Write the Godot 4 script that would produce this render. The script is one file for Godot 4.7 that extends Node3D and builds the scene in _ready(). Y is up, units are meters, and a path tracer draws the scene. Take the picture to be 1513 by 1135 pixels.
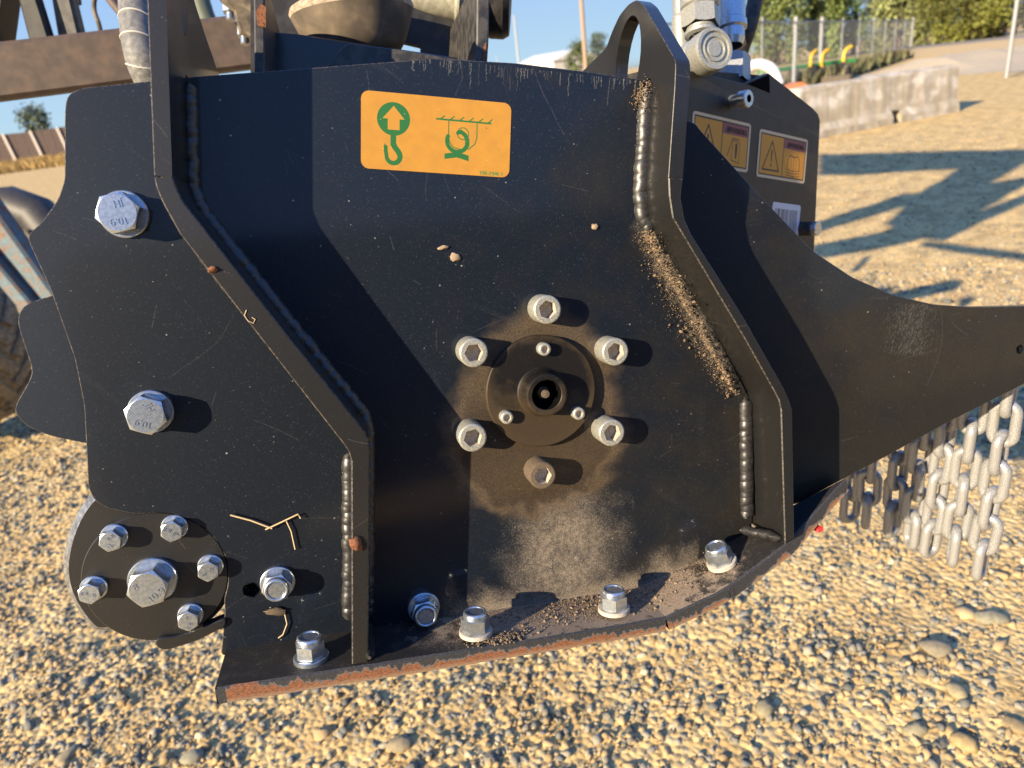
extends Node3D
# A mulcher head seen close from its side plate, on a gravel yard in low sun.
# Head frame: x along the side plate, y up it, z out of it towards the viewer (metres).

const HEAD_U := Vector3(0.9647, -0.2, -0.1713)
const HEAD_V := Vector3(0.1578, 0.9598, -0.2322)
const HEAD_N := Vector3(0.2108, 0.197, 0.9575)
const HEAD_AT := Vector3(-0.1117, 1.1956, -0.5075)
const SUN := Vector3(-0.687, 0.3688, 0.6261)

var used := {}
var M := {}
var head: Node3D
var rng := RandomNumberGenerator.new()

func numbered(parent: Node, called: String) -> String:
	var key := str(parent.get_instance_id()) + called
	var n: int = used.get(key, 0)
	used[key] = n + 1
	return called if n == 0 else "%s_%03d" % [called, n]

func base(called: String, at := Vector3.ZERO, parent: Node = self) -> Node3D:
	var o := Node3D.new()
	o.name = numbered(parent, called)
	o.position = at
	parent.add_child(o, true)
	return o

func tag(o: Node, label: String, category := "", group := "", kind := "") -> void:
	if label: o.set_meta("label", label)
	if category: o.set_meta("category", category)
	if group: o.set_meta("group", group)
	if kind: o.set_meta("kind", kind)

func st() -> SurfaceTool:
	var s := SurfaceTool.new()
	s.begin(Mesh.PRIMITIVE_TRIANGLES)
	return s

func build(called: String, s: SurfaceTool, m: Material, parent: Node = self, xf := Transform3D.IDENTITY) -> MeshInstance3D:
	var o := MeshInstance3D.new()
	o.name = numbered(parent, called)
	o.mesh = s.commit()
	o.material_override = m
	o.transform = xf
	parent.add_child(o, true)
	return o

func build_mesh(called: String, mesh: Mesh, m: Material, parent: Node = self, xf := Transform3D.IDENTITY) -> MeshInstance3D:
	var o := MeshInstance3D.new()
	o.name = numbered(parent, called)
	o.mesh = mesh
	o.material_override = m
	o.transform = xf
	parent.add_child(o, true)
	return o

func copy(o: Node3D, parent: Node = self, called := "") -> Node3D:
	var c: Node3D = o.duplicate()
	c.name = numbered(parent, called if called else String(o.name).rstrip("0123456789").trim_suffix("_"))
	parent.add_child(c, true)
	return c

# one triangle with normals given; turned so that its front looks along the normals
func tri(s: SurfaceTool, p: Array, n: Array, uv: Array = []) -> void:
	var a: Vector3 = p[0]
	var b: Vector3 = p[1]
	var c: Vector3 = p[2]
	var face := (c - a).cross(b - a)
	var order := [0, 1, 2]
	if face.dot(n[0] + n[1] + n[2]) < 0.0: order = [0, 2, 1]
	for i: int in order:
		if uv: s.set_uv(uv[i])
		else: s.set_uv(Vector2(p[i].x, p[i].y))
		s.set_normal(n[i])
		s.add_vertex(p[i])

func quad(s: SurfaceTool, p: Array, n: Array, uv: Array = []) -> void:
	tri(s, [p[0], p[1], p[2]], [n[0], n[1], n[2]], [uv[0], uv[1], uv[2]] if uv else [])
	tri(s, [p[0], p[2], p[3]], [n[0], n[2], n[3]], [uv[0], uv[2], uv[3]] if uv else [])

func flat(s: SurfaceTool, p: Array, towards: Vector3, uv: Array = []) -> void:
	var n: Vector3 = (p[2] - p[0]).cross(p[1] - p[0]).normalized()
	if n.dot(towards) < 0.0: n = -n
	if p.size() == 3: tri(s, p, [n, n, n], uv)
	else: quad(s, p, [n, n, n, n], uv)

func ccw(poly: PackedVector2Array) -> PackedVector2Array:
	var r := poly.duplicate()
	if Geometry2D.is_polygon_clockwise(r): r.reverse()
	return r

func inset(poly: PackedVector2Array, d: float) -> PackedVector2Array:
	var out := PackedVector2Array()
	var n := poly.size()
	for i in n:
		var e1 := (poly[i] - poly[(i + n - 1) % n]).normalized()
		var e2 := (poly[(i + 1) % n] - poly[i]).normalized()
		var n1 := Vector2(-e1.y, e1.x)
		var n2 := Vector2(-e2.y, e2.x)
		var m := (n1 + n2)
		var k := maxf(m.length_squared(), 0.5)
		out.append(poly[i] + m * (2.0 * d / k))
	return out

func bridged(outer: PackedVector2Array, holes: Array) -> PackedVector2Array:
	var r := outer.duplicate()
	for h: PackedVector2Array in holes:
		var hh := h.duplicate()
		if not Geometry2D.is_polygon_clockwise(hh): hh.reverse()
		var bi := 0
		var bj := 0
		var best := 1e9
		for i in r.size():
			for j in hh.size():
				var dd := r[i].distance_squared_to(hh[j])
				if dd < best:
					best = dd
					bi = i
					bj = j
		var q := PackedVector2Array()
		for i in bi + 1: q.append(r[i])
		for j in hh.size() + 1: q.append(hh[(bj + j) % hh.size()])
		for i in range(bi, r.size()): q.append(r[i])
		r = q
	return r

func walls(s: SurfaceTool, poly: PackedVector2Array, za: float, zb: float, xf: Transform3D, inward := false) -> void:
	var n := poly.size()
	var en := []
	for i in n:
		var e := (poly[(i + 1) % n] - poly[i]).normalized()
		en.append(Vector3(e.y, -e.x, 0) * (-1.0 if inward else 1.0))
	var along := 0.0
	for i in n:
		var j := (i + 1) % n
		var n0: Vector3 = en[i]
		var n1: Vector3 = en[i]
		if en[(i + n - 1) % n].dot(en[i]) > 0.8: n0 = (en[(i + n - 1) % n] + en[i]).normalized()
		if en[j].dot(en[i]) > 0.8: n1 = (en[j] + en[i]).normalized()
		var l := poly[i].distance_to(poly[j])
		var a := Vector3(poly[i].x, poly[i].y, za)
		var b := Vector3(poly[j].x, poly[j].y, za)
		var c := Vector3(poly[j].x, poly[j].y, zb)
		var d := Vector3(poly[i].x, poly[i].y, zb)
		quad(s, [xf * a, xf * b, xf * c, xf * d], [xf.basis * n0, xf.basis * n1, xf.basis * n1, xf.basis * n0], [Vector2(along, za), Vector2(along + l, za), Vector2(along + l, zb), Vector2(along, zb)])
		along += l

# a plate: outline POLY in x and y, from z = ZA (back) to z = ZB (front), front edge chamfered by BEV into the tool E
func prism(s: SurfaceTool, poly_: PackedVector2Array, za: float, zb: float, bev := 0.0, xf := Transform3D.IDENTITY, holes := [], e: SurfaceTool = null, uvr := Rect2()) -> void:
	var poly := ccw(poly_)
	var top := inset(poly, bev) if bev > 0.0 else poly
	walls(s, poly, za, zb - bev, xf)
	for h: PackedVector2Array in holes: walls(s, ccw(h), za, zb, xf, true)
	if bev > 0.0:
		var t: SurfaceTool = e if e else s
		var n := poly.size()
		for i in n:
			var j := (i + 1) % n
			var d := (poly[j] - poly[i]).normalized()
			var nn := (xf.basis * Vector3(d.y, -d.x, 1.0)).normalized()
			flat(t, [xf * Vector3(poly[i].x, poly[i].y, zb - bev), xf * Vector3(poly[j].x, poly[j].y, zb - bev), xf * Vector3(top[j].x, top[j].y, zb), xf * Vector3(top[i].x, top[i].y, zb)], nn)
	var faces := [[top, zb, Vector3(0, 0, 1)], [poly, za, Vector3(0, 0, -1)]]
	for f in faces:
		var ring := bridged(f[0], holes)
		var ix := Geometry2D.triangulate_polygon(ring)
		if ix.is_empty(): push_warning("no triangles for a plate of %d points" % ring.size())
		var nv: Vector3 = xf.basis * (f[2] as Vector3)
		for k in range(0, ix.size(), 3):
			var p := []
			var uv := []
			for q in 3:
				var v := ring[ix[k + q]]
				p.append(xf * Vector3(v.x, v.y, f[1]))
				uv.append(Vector2((v.x - uvr.position.x) / uvr.size.x, (uvr.end.y - v.y) / uvr.size.y) if uvr.size.x > 0.0 else v)
			tri(s, p, [nv, nv, nv], uv)

func box(s: SurfaceTool, size: Vector3, xf := Transform3D.IDENTITY, bev := 0.0) -> void:
	var h := size / 2.0
	if bev <= 0.0:
		prism(s, PackedVector2Array([Vector2(-h.x, -h.y), Vector2(h.x, -h.y), Vector2(h.x, h.y), Vector2(-h.x, h.y)]), -h.z, h.z, 0.0, xf)
		return
	# corners cut along z, and a chamfer at both ends
	var b := bev
	var o := PackedVector2Array([Vector2(-h.x + b, -h.y), Vector2(h.x - b, -h.y), Vector2(h.x, -h.y + b), Vector2(h.x, h.y - b), Vector2(h.x - b, h.y), Vector2(-h.x + b, h.y), Vector2(-h.x, h.y - b), Vector2(-h.x, -h.y + b)])
	prism(s, o, -h.z, h.z, b, xf)

# a beam from A to B; W across, H along UP
func beam(s: SurfaceTool, a: Vector3, b: Vector3, w: float, h: float, up: Vector3, bev := 0.0) -> void:
	var z := (b - a).normalized()
	var x := up.cross(z).normalized()
	var y := z.cross(x)
	box(s, Vector3(w, h, a.distance_to(b)), Transform3D(Basis(x, y, z), (a + b) / 2.0), bev)

# turned shape round z: PROFILE of (radius, z); each step keeps its own crease
func lathe(s: SurfaceTool, profile: Array, seg: int, xf := Transform3D.IDENTITY, smooth := false) -> void:
	for k in profile.size() - 1:
		var a: Vector2 = profile[k]
		var b: Vector2 = profile[k + 1]
		var d := (b - a).normalized()
		var nn := Vector2(d.y, -d.x)
		var na := nn
		var nb := nn
		if smooth:
			if k > 0:
				var dp: Vector2 = (a - profile[k - 1]).normalized()
				na = (nn + Vector2(dp.y, -dp.x)).normalized()
			if k + 2 < profile.size():
				var dq: Vector2 = (profile[k + 2] - b).normalized()
				nb = (nn + Vector2(dq.y, -dq.x)).normalized()
		for i in seg:
			var t0 := TAU * i / seg
			var t1 := TAU * (i + 1) / seg
			var c0 := Vector2(cos(t0), sin(t0))
			var c1 := Vector2(cos(t1), sin(t1))
			var p := [Vector3(c0.x * a.x, c0.y * a.x, a.y), Vector3(c1.x * a.x, c1.y * a.x, a.y), Vector3(c1.x * b.x, c1.y * b.x, b.y), Vector3(c0.x * b.x, c0.y * b.x, b.y)]
			var n := [Vector3(c0.x * na.x, c0.y * na.x, na.y), Vector3(c1.x * na.x, c1.y * na.x, na.y), Vector3(c1.x * nb.x, c1.y * nb.x, nb.y), Vector3(c0.x * nb.x, c0.y * nb.x, nb.y)]
			for q in 4:
				p[q] = xf * (p[q] as Vector3)
				n[q] = xf.basis * (n[q] as Vector3)
			if b.x < 1e-6: tri(s, [p[0], p[1], p[2]], [n[0], n[1], n[2]])
			elif a.x < 1e-6: tri(s, [p[0], p[2], p[3]], [n[0], n[2], n[3]])
			else: quad(s, p, n)

# hexagonal head or nut with its corners turned off at the top (and at the bottom if BOTH)
func hexagon(s: SurfaceTool, af: float, z0: float, z1: float, hole := 0.0, xf := Transform3D.IDENTITY, both := false) -> void:
	var ri := af / 2.0
	var steps := 48
	var wall := []
	for i in steps:
		var t := TAU * i / steps
		var m := fposmod(t, PI / 3.0) - PI / 6.0
		var r := ri / cos(m)
		wall.append([Vector2(cos(t), sin(t)) * r, maxf(r - ri * 0.985, 0.0) * 0.5, snappedf(t - m, 0.0001)])
	for i in steps:
		var j := (i + 1) % steps
		var a: Vector2 = wall[i][0]
		var b: Vector2 = wall[j][0]
		var mid := (TAU * (i + 0.5) / steps)
		var fa := mid - (fposmod(mid, PI / 3.0) - PI / 6.0)
		var n := xf.basis * Vector3(cos(fa), sin(fa), 0)
		var za: float = z1 - wall[i][1]
		var zb: float = z1 - wall[j][1]
		var ya: float = z0 + (wall[i][1] if both else 0.0)
		var yb: float = z0 + (wall[j][1] if both else 0.0)
		quad(s, [xf * Vector3(a.x, a.y, ya), xf * Vector3(b.x, b.y, yb), xf * Vector3(b.x, b.y, zb), xf * Vector3(a.x, a.y, za)], [n, n, n, n])
		var ca := a.normalized() * ri * 0.96
		var cb := b.normalized() * ri * 0.96
		var nc := (xf.basis * Vector3(cos(mid) * 0.45, sin(mid) * 0.45, 0.9)).normalized()
		quad(s, [xf * Vector3(a.x, a.y, za), xf * Vector3(b.x, b.y, zb), xf * Vector3(cb.x, cb.y, z1), xf * Vector3(ca.x, ca.y, z1)], [nc, nc, nc, nc])
		var up := xf.basis * Vector3(0, 0, 1)
		if hole > 0.0:
			var ha := a.normalized() * hole
			var hb := b.normalized() * hole
			quad(s, [xf * Vector3(ca.x, ca.y, z1), xf * Vector3(cb.x, cb.y, z1), xf * Vector3(hb.x, hb.y, z1), xf * Vector3(ha.x, ha.y, z1)], [up, up, up, up])
		else:
			tri(s, [xf * Vector3(ca.x, ca.y, z1), xf * Vector3(cb.x, cb.y, z1), xf * Vector3(0, 0, z1)], [up, up, up])

# a tube along PTS; RAD is a number or an array
func tube(s: SurfaceTool, pts: Array, rad: Variant, seg := 10, caps := true, closed := false, uv_len := 1.0) -> void:
	var n := pts.size()
	var up := Vector3.UP
	var rings := []
	var norms := []
	var along := 0.0
	var lens := []
	var d0: Vector3 = (pts[1] - pts[0]).normalized()
	if absf(d0.dot(up)) > 0.9: up = Vector3.RIGHT
	var x := d0.cross(up).normalized()
	for i in n:
		var d: Vector3
		if closed: d = (pts[(i + 1) % n] - pts[(i + n - 1) % n]).normalized()
		else: d = (pts[mini(i + 1, n - 1)] - pts[maxi(i - 1, 0)]).normalized()
		x = (x - d * x.dot(d)).normalized()
		var y := d.cross(x)
		var r: float = rad[i] if rad is Array else rad
		var ring := []
		var nr := []
		for k in seg + 1:
			var t := TAU * k / seg
			var o := x * cos(t) + y * sin(t)
			ring.append(pts[i] + o * r)
			nr.append(o)
		rings.append(ring)
		norms.append(nr)
		if i > 0: along += pts[i].distance_to(pts[i - 1])
		lens.append(along)
	var last := n if closed else n - 1
	for i in last:
		var j := (i + 1) % n
		for k in seg:
			quad(s, [rings[i][k], rings[i][k + 1], rings[j][k + 1], rings[j][k]], [norms[i][k], norms[i][k + 1], norms[j][k + 1], norms[j][k]],
				[Vector2(lens[i] / uv_len, float(k) / seg), Vector2(lens[i] / uv_len, float(k + 1) / seg), Vector2(lens[j] / uv_len, float(k + 1) / seg), Vector2(lens[j] / uv_len, float(k) / seg)])
	if caps and not closed:
		for e in [0, n - 1]:
			var nn: Vector3 = (pts[0] - pts[1]).normalized() if e == 0 else (pts[n - 1] - pts[n - 2]).normalized()
			for k in seg: tri(s, [pts[e], rings[e][k], rings[e][k + 1]], [nn, nn, nn])

func curve(ctrl: Array, steps: int) -> Array:
	var out := []
	var n := ctrl.size()
	for i in n - 1:
		var p0: Vector3 = ctrl[maxi(i - 1, 0)]
		var p3: Vector3 = ctrl[mini(i + 2, n - 1)]
		for k in steps: out.append((ctrl[i] as Vector3).cubic_interpolate(ctrl[i + 1], p0, p3, float(k) / steps))
	out.append(ctrl[n - 1])
	return out

func ring2(c: Vector2, r: float, n: int, from := 0.0, to := TAU) -> PackedVector2Array:
	var o := PackedVector2Array()
	var whole := is_equal_approx(to - from, TAU)
	for i in n + (0 if whole else 1):
		var t := from + (to - from) * i / n
		o.append(c + Vector2(cos(t), sin(t)) * r)
	return o

func rounded(w: float, h: float, r: float, k := 6) -> PackedVector2Array:
	var o := PackedVector2Array()
	for q in 4:
		var c := Vector2((w / 2 - r) * (1 if q in [0, 3] else -1), (h / 2 - r) * (1 if q < 2 else -1))
		for i in k + 1: o.append(c + Vector2.from_angle(PI / 2 * (q + float(i) / k)) * r)
	return o

# rounds the corners of an outline by R
func softened(poly: PackedVector2Array, r: float, k := 4, open_ends := false) -> PackedVector2Array:
	var o := PackedVector2Array()
	var n := poly.size()
	for i in n:
		var p := poly[i]
		if open_ends and (i == 0 or i == n - 1):
			o.append(p)
			continue
		var a := poly[(i + n - 1) % n]
		var b := poly[(i + 1) % n]
		var ra := minf(r, p.distance_to(a) * 0.45)
		var rb := minf(r, p.distance_to(b) * 0.45)
		var pa := p + (a - p).normalized() * ra
		var pb := p + (b - p).normalized() * rb
		for q in k + 1:
			var t := float(q) / k
			o.append(pa.lerp(p, t).lerp(p.lerp(pb, t), t))
	return o

func lettering(called: String, text: String, height: float, depth: float, m: Material, parent: Node, xf: Transform3D) -> MeshInstance3D:
	var t := TextMesh.new()
	var f := SystemFont.new()
	f.font_names = PackedStringArray(["Droid Sans"])
	t.font = f
	t.text = text
	t.font_size = 24
	t.pixel_size = height / 24.0 * 1.38
	t.depth = depth
	t.curve_step = 2.0
	return build_mesh(called, t, m, parent, xf)

func noise(freq: float, sd: int, kind := FastNoiseLite.TYPE_SIMPLEX_SMOOTH, octaves := 4) -> FastNoiseLite:
	var f := FastNoiseLite.new()
	f.noise_type = kind
	f.seed = sd
	f.frequency = freq
	f.fractal_octaves = octaves
	return f

func ramp(stops: Array) -> Gradient:
	var g := Gradient.new()
	var o := PackedFloat32Array()
	var c := PackedColorArray()
	for s in stops:
		o.append(s[0])
		c.append(s[1])
	g.offsets = o
	g.colors = c
	return g

func noise_tex(size: int, f: FastNoiseLite, stops: Array, normal := false, bump := 4.0) -> NoiseTexture2D:
	var t := NoiseTexture2D.new()
	t.width = size
	t.height = size
	t.seamless = true
	t.noise = f
	t.generate_mipmaps = false
	if stops: t.color_ramp = ramp(stops)
	t.as_normal_map = normal
	t.bump_strength = bump
	return t

func mat(color: Color, rough := 0.6, metal := 0.0, spec := 0.5) -> StandardMaterial3D:
	var m := StandardMaterial3D.new()
	m.albedo_color = color.linear_to_srgb()
	m.roughness = rough
	m.metallic = metal
	m.metallic_specular = spec
	return m

func lin(r: float, g: float, b: float) -> Color:
	return Color(r, g, b).linear_to_srgb()

# a material whose colour comes from noise through a ramp, wrapped from three sides; SIZE metres to a repeat
func worn(size: float, f: FastNoiseLite, stops: Array, rough := 0.6, metal := 0.0, world := false, px := 512) -> StandardMaterial3D:
	var m := mat(Color.WHITE, rough, metal)
	m.albedo_texture = noise_tex(px, f, stops)
	m.uv1_triplanar = true
	m.uv1_world_triplanar = world
	m.uv1_scale = Vector3.ONE / size
	return m


func make_sky() -> void:
	var cam := Camera3D.new()
	cam.name = "camera"
	cam.transform = Transform3D(Basis(Vector3(0.9925, -0.1124, 0.047), Vector3(0.1219, 0.9157, -0.383), Vector3(-0, 0.3859, 0.9225)), Vector3(0, 1.3, 0))
	cam.near = 0.05
	cam.far = 1500.0
	var lens := CameraAttributesPhysical.new()
	lens.frustum_focal_length = 22.41
	lens.frustum_focus_distance = 0.53
	lens.exposure_aperture = 8.2
	lens.frustum_near = 0.05
	lens.frustum_far = 1500.0
	cam.attributes = lens
	cam.fov = 56.33
	add_child(cam)
	cam.current = true
	var e := Environment.new()
	e.background_mode = Environment.BG_SKY
	var sm := ProceduralSkyMaterial.new()
	sm.sky_top_color = Color(0.28, 0.42, 0.66)
	sm.sky_horizon_color = Color(0.485, 0.57, 0.615)
	sm.sky_curve = 0.16
	sm.sky_energy_multiplier = 1.0
	sm.ground_bottom_color = Color(0.40, 0.35, 0.28)
	sm.ground_horizon_color = Color(0.45, 0.42, 0.36)
	sm.ground_energy_multiplier = 1.0
	sm.sun_angle_max = 4.0
	var sky := Sky.new()
	sky.sky_material = sm
	e.sky = sky
	e.tonemap_mode = Environment.TONE_MAPPER_LINEAR
	e.tonemap_exposure = EXPOSURE
	e.sdfgi_enabled = true
	e.ssao_enabled = true
	e.ssil_enabled = true
	var we := WorldEnvironment.new()
	we.name = "environment"
	we.environment = e
	add_child(we)
	var sun := DirectionalLight3D.new()
	sun.name = "sun"
	sun.light_energy = 1.6
	sun.light_color = Color(1.0, 0.915, 0.78)
	sun.light_angular_distance = 0.5
	sun.shadow_enabled = true
	sun.basis = Basis.looking_at(-SUN, Vector3.UP)
	add_child(sun)

const EXPOSURE := 2.6
const PLATE_RECT := Rect2(-0.24, -0.36, 0.92, 0.54)
const HUB := Vector2(0.1515, -0.0912)

func flange_top(u: float) -> float:
	var j := FLANGE
	for i in j.size() - 1:
		if u <= j[i + 1].x: return lerpf(j[i].y, j[i + 1].y, (u - j[i].x) / (j[i + 1].x - j[i].x))
	return j[j.size() - 1].y

func dirt_at(p: Vector2, f: FastNoiseLite, g: FastNoiseLite) -> Vector2:
	# x: brown dust thrown round the hub, y: pale dust below it
	var d := p - HUB
	var r := d.length()
	var low := clampf(-d.y / maxf(r, 0.001), 0.0, 1.0)
	var nz := f.get_noise_2d(p.x * 1000.0, p.y * 1000.0)
	var reach := 0.056 + 0.040 * low + 0.010 * nz
	var brown := smoothstep(reach + 0.016, reach - 0.012, r) * (0.55 + 0.42 * low)
	if absf(d.x) > 0.05 and d.y > 0.03: brown *= 0.5
	var q := (p - Vector2(0.180, -0.226)) / Vector2(0.056, 0.070)
	var pale := smoothstep(1.25, 0.30, q.length() + 0.3 * nz) * (0.72 + 0.22 * g.get_noise_2d(p.x * 1000.0, p.y * 1000.0) + 0.25 * nz)
	var up := p.y - flange_top(p.x)
	if p.x > 0.06 and p.x < 0.30: pale = maxf(pale, smoothstep(0.03, 0.0, up + 0.012 * nz) * 0.8 * smoothstep(0.06, 0.10, p.x) * smoothstep(0.33, 0.27, p.x))
	# soil caught along the slanted part of the right rib
	var s0 := Vector2(0.2300, 0.036)
	var sd := Vector2(0.322, -0.092) - s0
	var t := clampf((p - s0).dot(sd) / sd.length_squared(), 0.0, 1.0)
	var away := (p - s0 - sd * t).length()
	pale = maxf(pale, smoothstep(0.016, 0.001, away + 0.006 * nz) * (0.55 + 0.45 * g.get_noise_2d(p.x * 700.0, p.y * 700.0)) * smoothstep(1.05, 0.75, t))
	return Vector2(clampf(brown, 0, 1), clampf(pale * (1.0 - brown * 0.8), 0, 1))

func make_plate_material() -> StandardMaterial3D:
	var w := 2048
	var h := 1202
	var im := Image.create(w, h, false, Image.FORMAT_RGB8)
	var ro := Image.create(w, h, false, Image.FORMAT_L8)
	im.fill(lin(0.0062, 0.0062, 0.0062))
	ro.fill(Color(0.46, 0.46, 0.46))
	var r := RandomNumberGenerator.new()
	r.seed = 41
	var f := noise(0.035, 3)
	var g := noise(0.16, 8)
	var px := w / PLATE_RECT.size.x
	var at := func(p: Vector2) -> Vector2i: return Vector2i(int((p.x - PLATE_RECT.position.x) * px), int((PLATE_RECT.end.y - p.y) * px))
	var blot := noise(0.011, 12)
	# blue sky sheen put into the colour, giving way to brown dust lower right
	for y in range(0, h, 2):
		for x in range(0, w, 2):
			var n := blot.get_noise_2d(x, y)
			var sheen_to_dust := clampf(1.25 * smoothstep(700.0, 1700.0, float(x)) * (0.35 + 0.9 * float(y) / h) + 0.4 * n * smoothstep(300.0, 900.0, float(x)), 0.0, 1.0)
			var c := 0.0 if r.randf() > 0.12 else r.randf() * 0.008
			var col := lin(0.0042 + 0.0107 * sheen_to_dust + c, 0.0070 + 0.0062 * sheen_to_dust + c, 0.0128 - 0.0022 * sheen_to_dust + c * 0.9)
			im.fill_rect(Rect2i(x, y, 2, 2), col)
	# dust round the hub, grain by grain
	var a: Vector2i = at.call(Vector2(0.03, 0.06))
	var b: Vector2i = at.call(Vector2(0.335, -0.285))
	for y in range(a.y, b.y):
		for x in range(a.x, b.x):
			var p := Vector2(PLATE_RECT.position.x + x / px, PLATE_RECT.end.y - y / px)
			var d := dirt_at(p, f, g)
			var grain := r.randf()
			if d.x > 0.02:
				var k := d.x * (0.55 + 0.6 * grain)
				var edge := (1.0 + 2.6 * smoothstep(0.80, 0.35, d.x)) * (0.7 + 0.6 * grain)
				var c0 := im.get_pixel(x, y).srgb_to_linear()
				im.set_pixel(x, y, c0.lerp(Color(0.042 * edge, 0.0285 * edge, 0.0145 * edge), clampf(k, 0, 1)).linear_to_srgb())
				var rr := lerpf(0.46, 0.9, clampf(d.x * 1.4, 0, 1))
				ro.set_pixel(x, y, Color(rr, rr, rr))
			if d.y > 0.03:
				var k2 := d.y * d.y * 0.50 + (clampf(0.30 + d.y * 0.4, 0, 1) * r.randf_range(0.2, 0.9) if grain < d.y * 0.8 else 0.0)
				var c1 := im.get_pixel(x, y).srgb_to_linear()
				im.set_pixel(x, y, c1.lerp(Color(0.27, 0.22, 0.16), clampf(k2, 0, 1)).linear_to_srgb())
				var rr2 := lerpf(0.46, 0.9, clampf(d.y * 1.5, 0, 1))
				ro.set_pixel(x, y, Color(rr2, rr2, rr2))
	# specks of grit and stone chips
	for i in 13000:
		var x := r.randi_range(2, w - 4)
		var y := r.randi_range(2, h - 4)
		if blot.get_noise_2d(x * 0.9 + 700.0, y * 0.9) < r.randf_range(-0.5, 0.35): continue
		var big := r.randf()
		var v := r.randf_range(0.02, 0.11) * (1.0 + 1.6 * float(big > 0.95))
		var c := lin(v, v * 0.96, v * 0.88)
		if big > 0.992:
			im.fill_rect(Rect2i(x, y, 3, 2), c)
			im.set_pixel(x + 1, y + 2, c)
		elif big > 0.9: im.fill_rect(Rect2i(x, y, 2, 2 if r.randf() < 0.5 else 1), c)
		else: im.set_pixel(x, y, c)
	# wiped smears of dust, and scuffs
	for i in 70:
		var p := Vector2(r.randf_range(0, w), r.randf_range(0, h))
		var dir := Vector2.from_angle(r.randf_range(0.2, 1.9))
		var wide := r.randi_range(4, 22)
		var v := r.randf_range(0.003, 0.010)
		var lines := []
		for q in wide: lines.append(r.randf_range(0.0, 1.0))
		var n := int(r.randf_range(25, 150))
		for k in n:
			p += dir
			dir = dir.rotated(r.randf_range(-0.02, 0.02))
			var fade := sin(PI * k / n)
			for q in wide:
				if lines[q] < 0.4 or r.randf() > fade * 0.7: continue
				var s := p + dir.orthogonal() * (q - wide / 2.0)
				var x := int(s.x)
				var y := int(s.y)
				if x < 0 or y < 0 or x >= w or y >= h: continue
				var c0 := im.get_pixel(x, y).srgb_to_linear()
				im.set_pixel(x, y, Color(c0.r + v * lines[q], c0.g + v * 0.95 * lines[q], c0.b + v * 0.9 * lines[q]).linear_to_srgb())
	# scratches
	for i in 190:
		var p := Vector2(r.randf_range(0, w), r.randf_range(0, h))
		var dir := Vector2.from_angle(r.randf_range(-0.6, 0.6) + (PI / 2 if r.randf() < 0.35 else 0.0))
		var bend := r.randf_range(-0.004, 0.004)
		var n := int(r.randf_range(12, 60) * (3.5 if r.randf() < 0.12 else 1.0))
		var v := r.randf_range(0.012, 0.05)
		for k in n:
			p += dir
			dir = dir.rotated(bend + r.randf_range(-0.03, 0.03))
			if p.x < 1 or p.y < 1 or p.x > w - 2 or p.y > h - 2: break
			if r.randf() < 0.8: im.set_pixel(int(p.x), int(p.y), lin(v, v, v * 0.97))
	# runs of dirt below the top edge
	for i in 95:
		var u := r.randf_range(0.05, 0.226)
		var top := lerpf(0.146, 0.145, u) - 0.002
		var p: Vector2i = at.call(Vector2(u, top))
		var n := int(r.randf_range(3, 22) * (1.0 + 1.2 * float(r.randf() < 0.15)))
		var v := r.randf_range(0.03, 0.16)
		var xx := float(p.x)
		for k in n:
			xx += r.randf_range(-0.35, 0.35)
			if r.randf() < 0.85: im.set_pixel(int(xx), p.y + k, lin(v, v * 0.93, v * 0.8))
	# rubbed patches on the right wing
	for i in 900:
		var q := Vector2(r.randfn(0.498, 0.012), r.randf_range(-0.06, -0.015))
		var p: Vector2i = at.call(q)
		var v := r.randf_range(0.02, 0.07)
		for k in r.randi_range(2, 7): im.set_pixel(clampi(p.x - k / 3, 0, w - 1), clampi(p.y + k, 0, h - 1), lin(v, v, v * 0.95))
	var m := StandardMaterial3D.new()
	m.albedo_texture = ImageTexture.create_from_image(im)
	m.roughness_texture = ImageTexture.create_from_image(ro)
	m.roughness = 1.0
	m.metallic_specular = 0.34
	m.clearcoat_enabled = true
	m.clearcoat = 0.5
	m.clearcoat_roughness = 0.09
	return m

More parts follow.
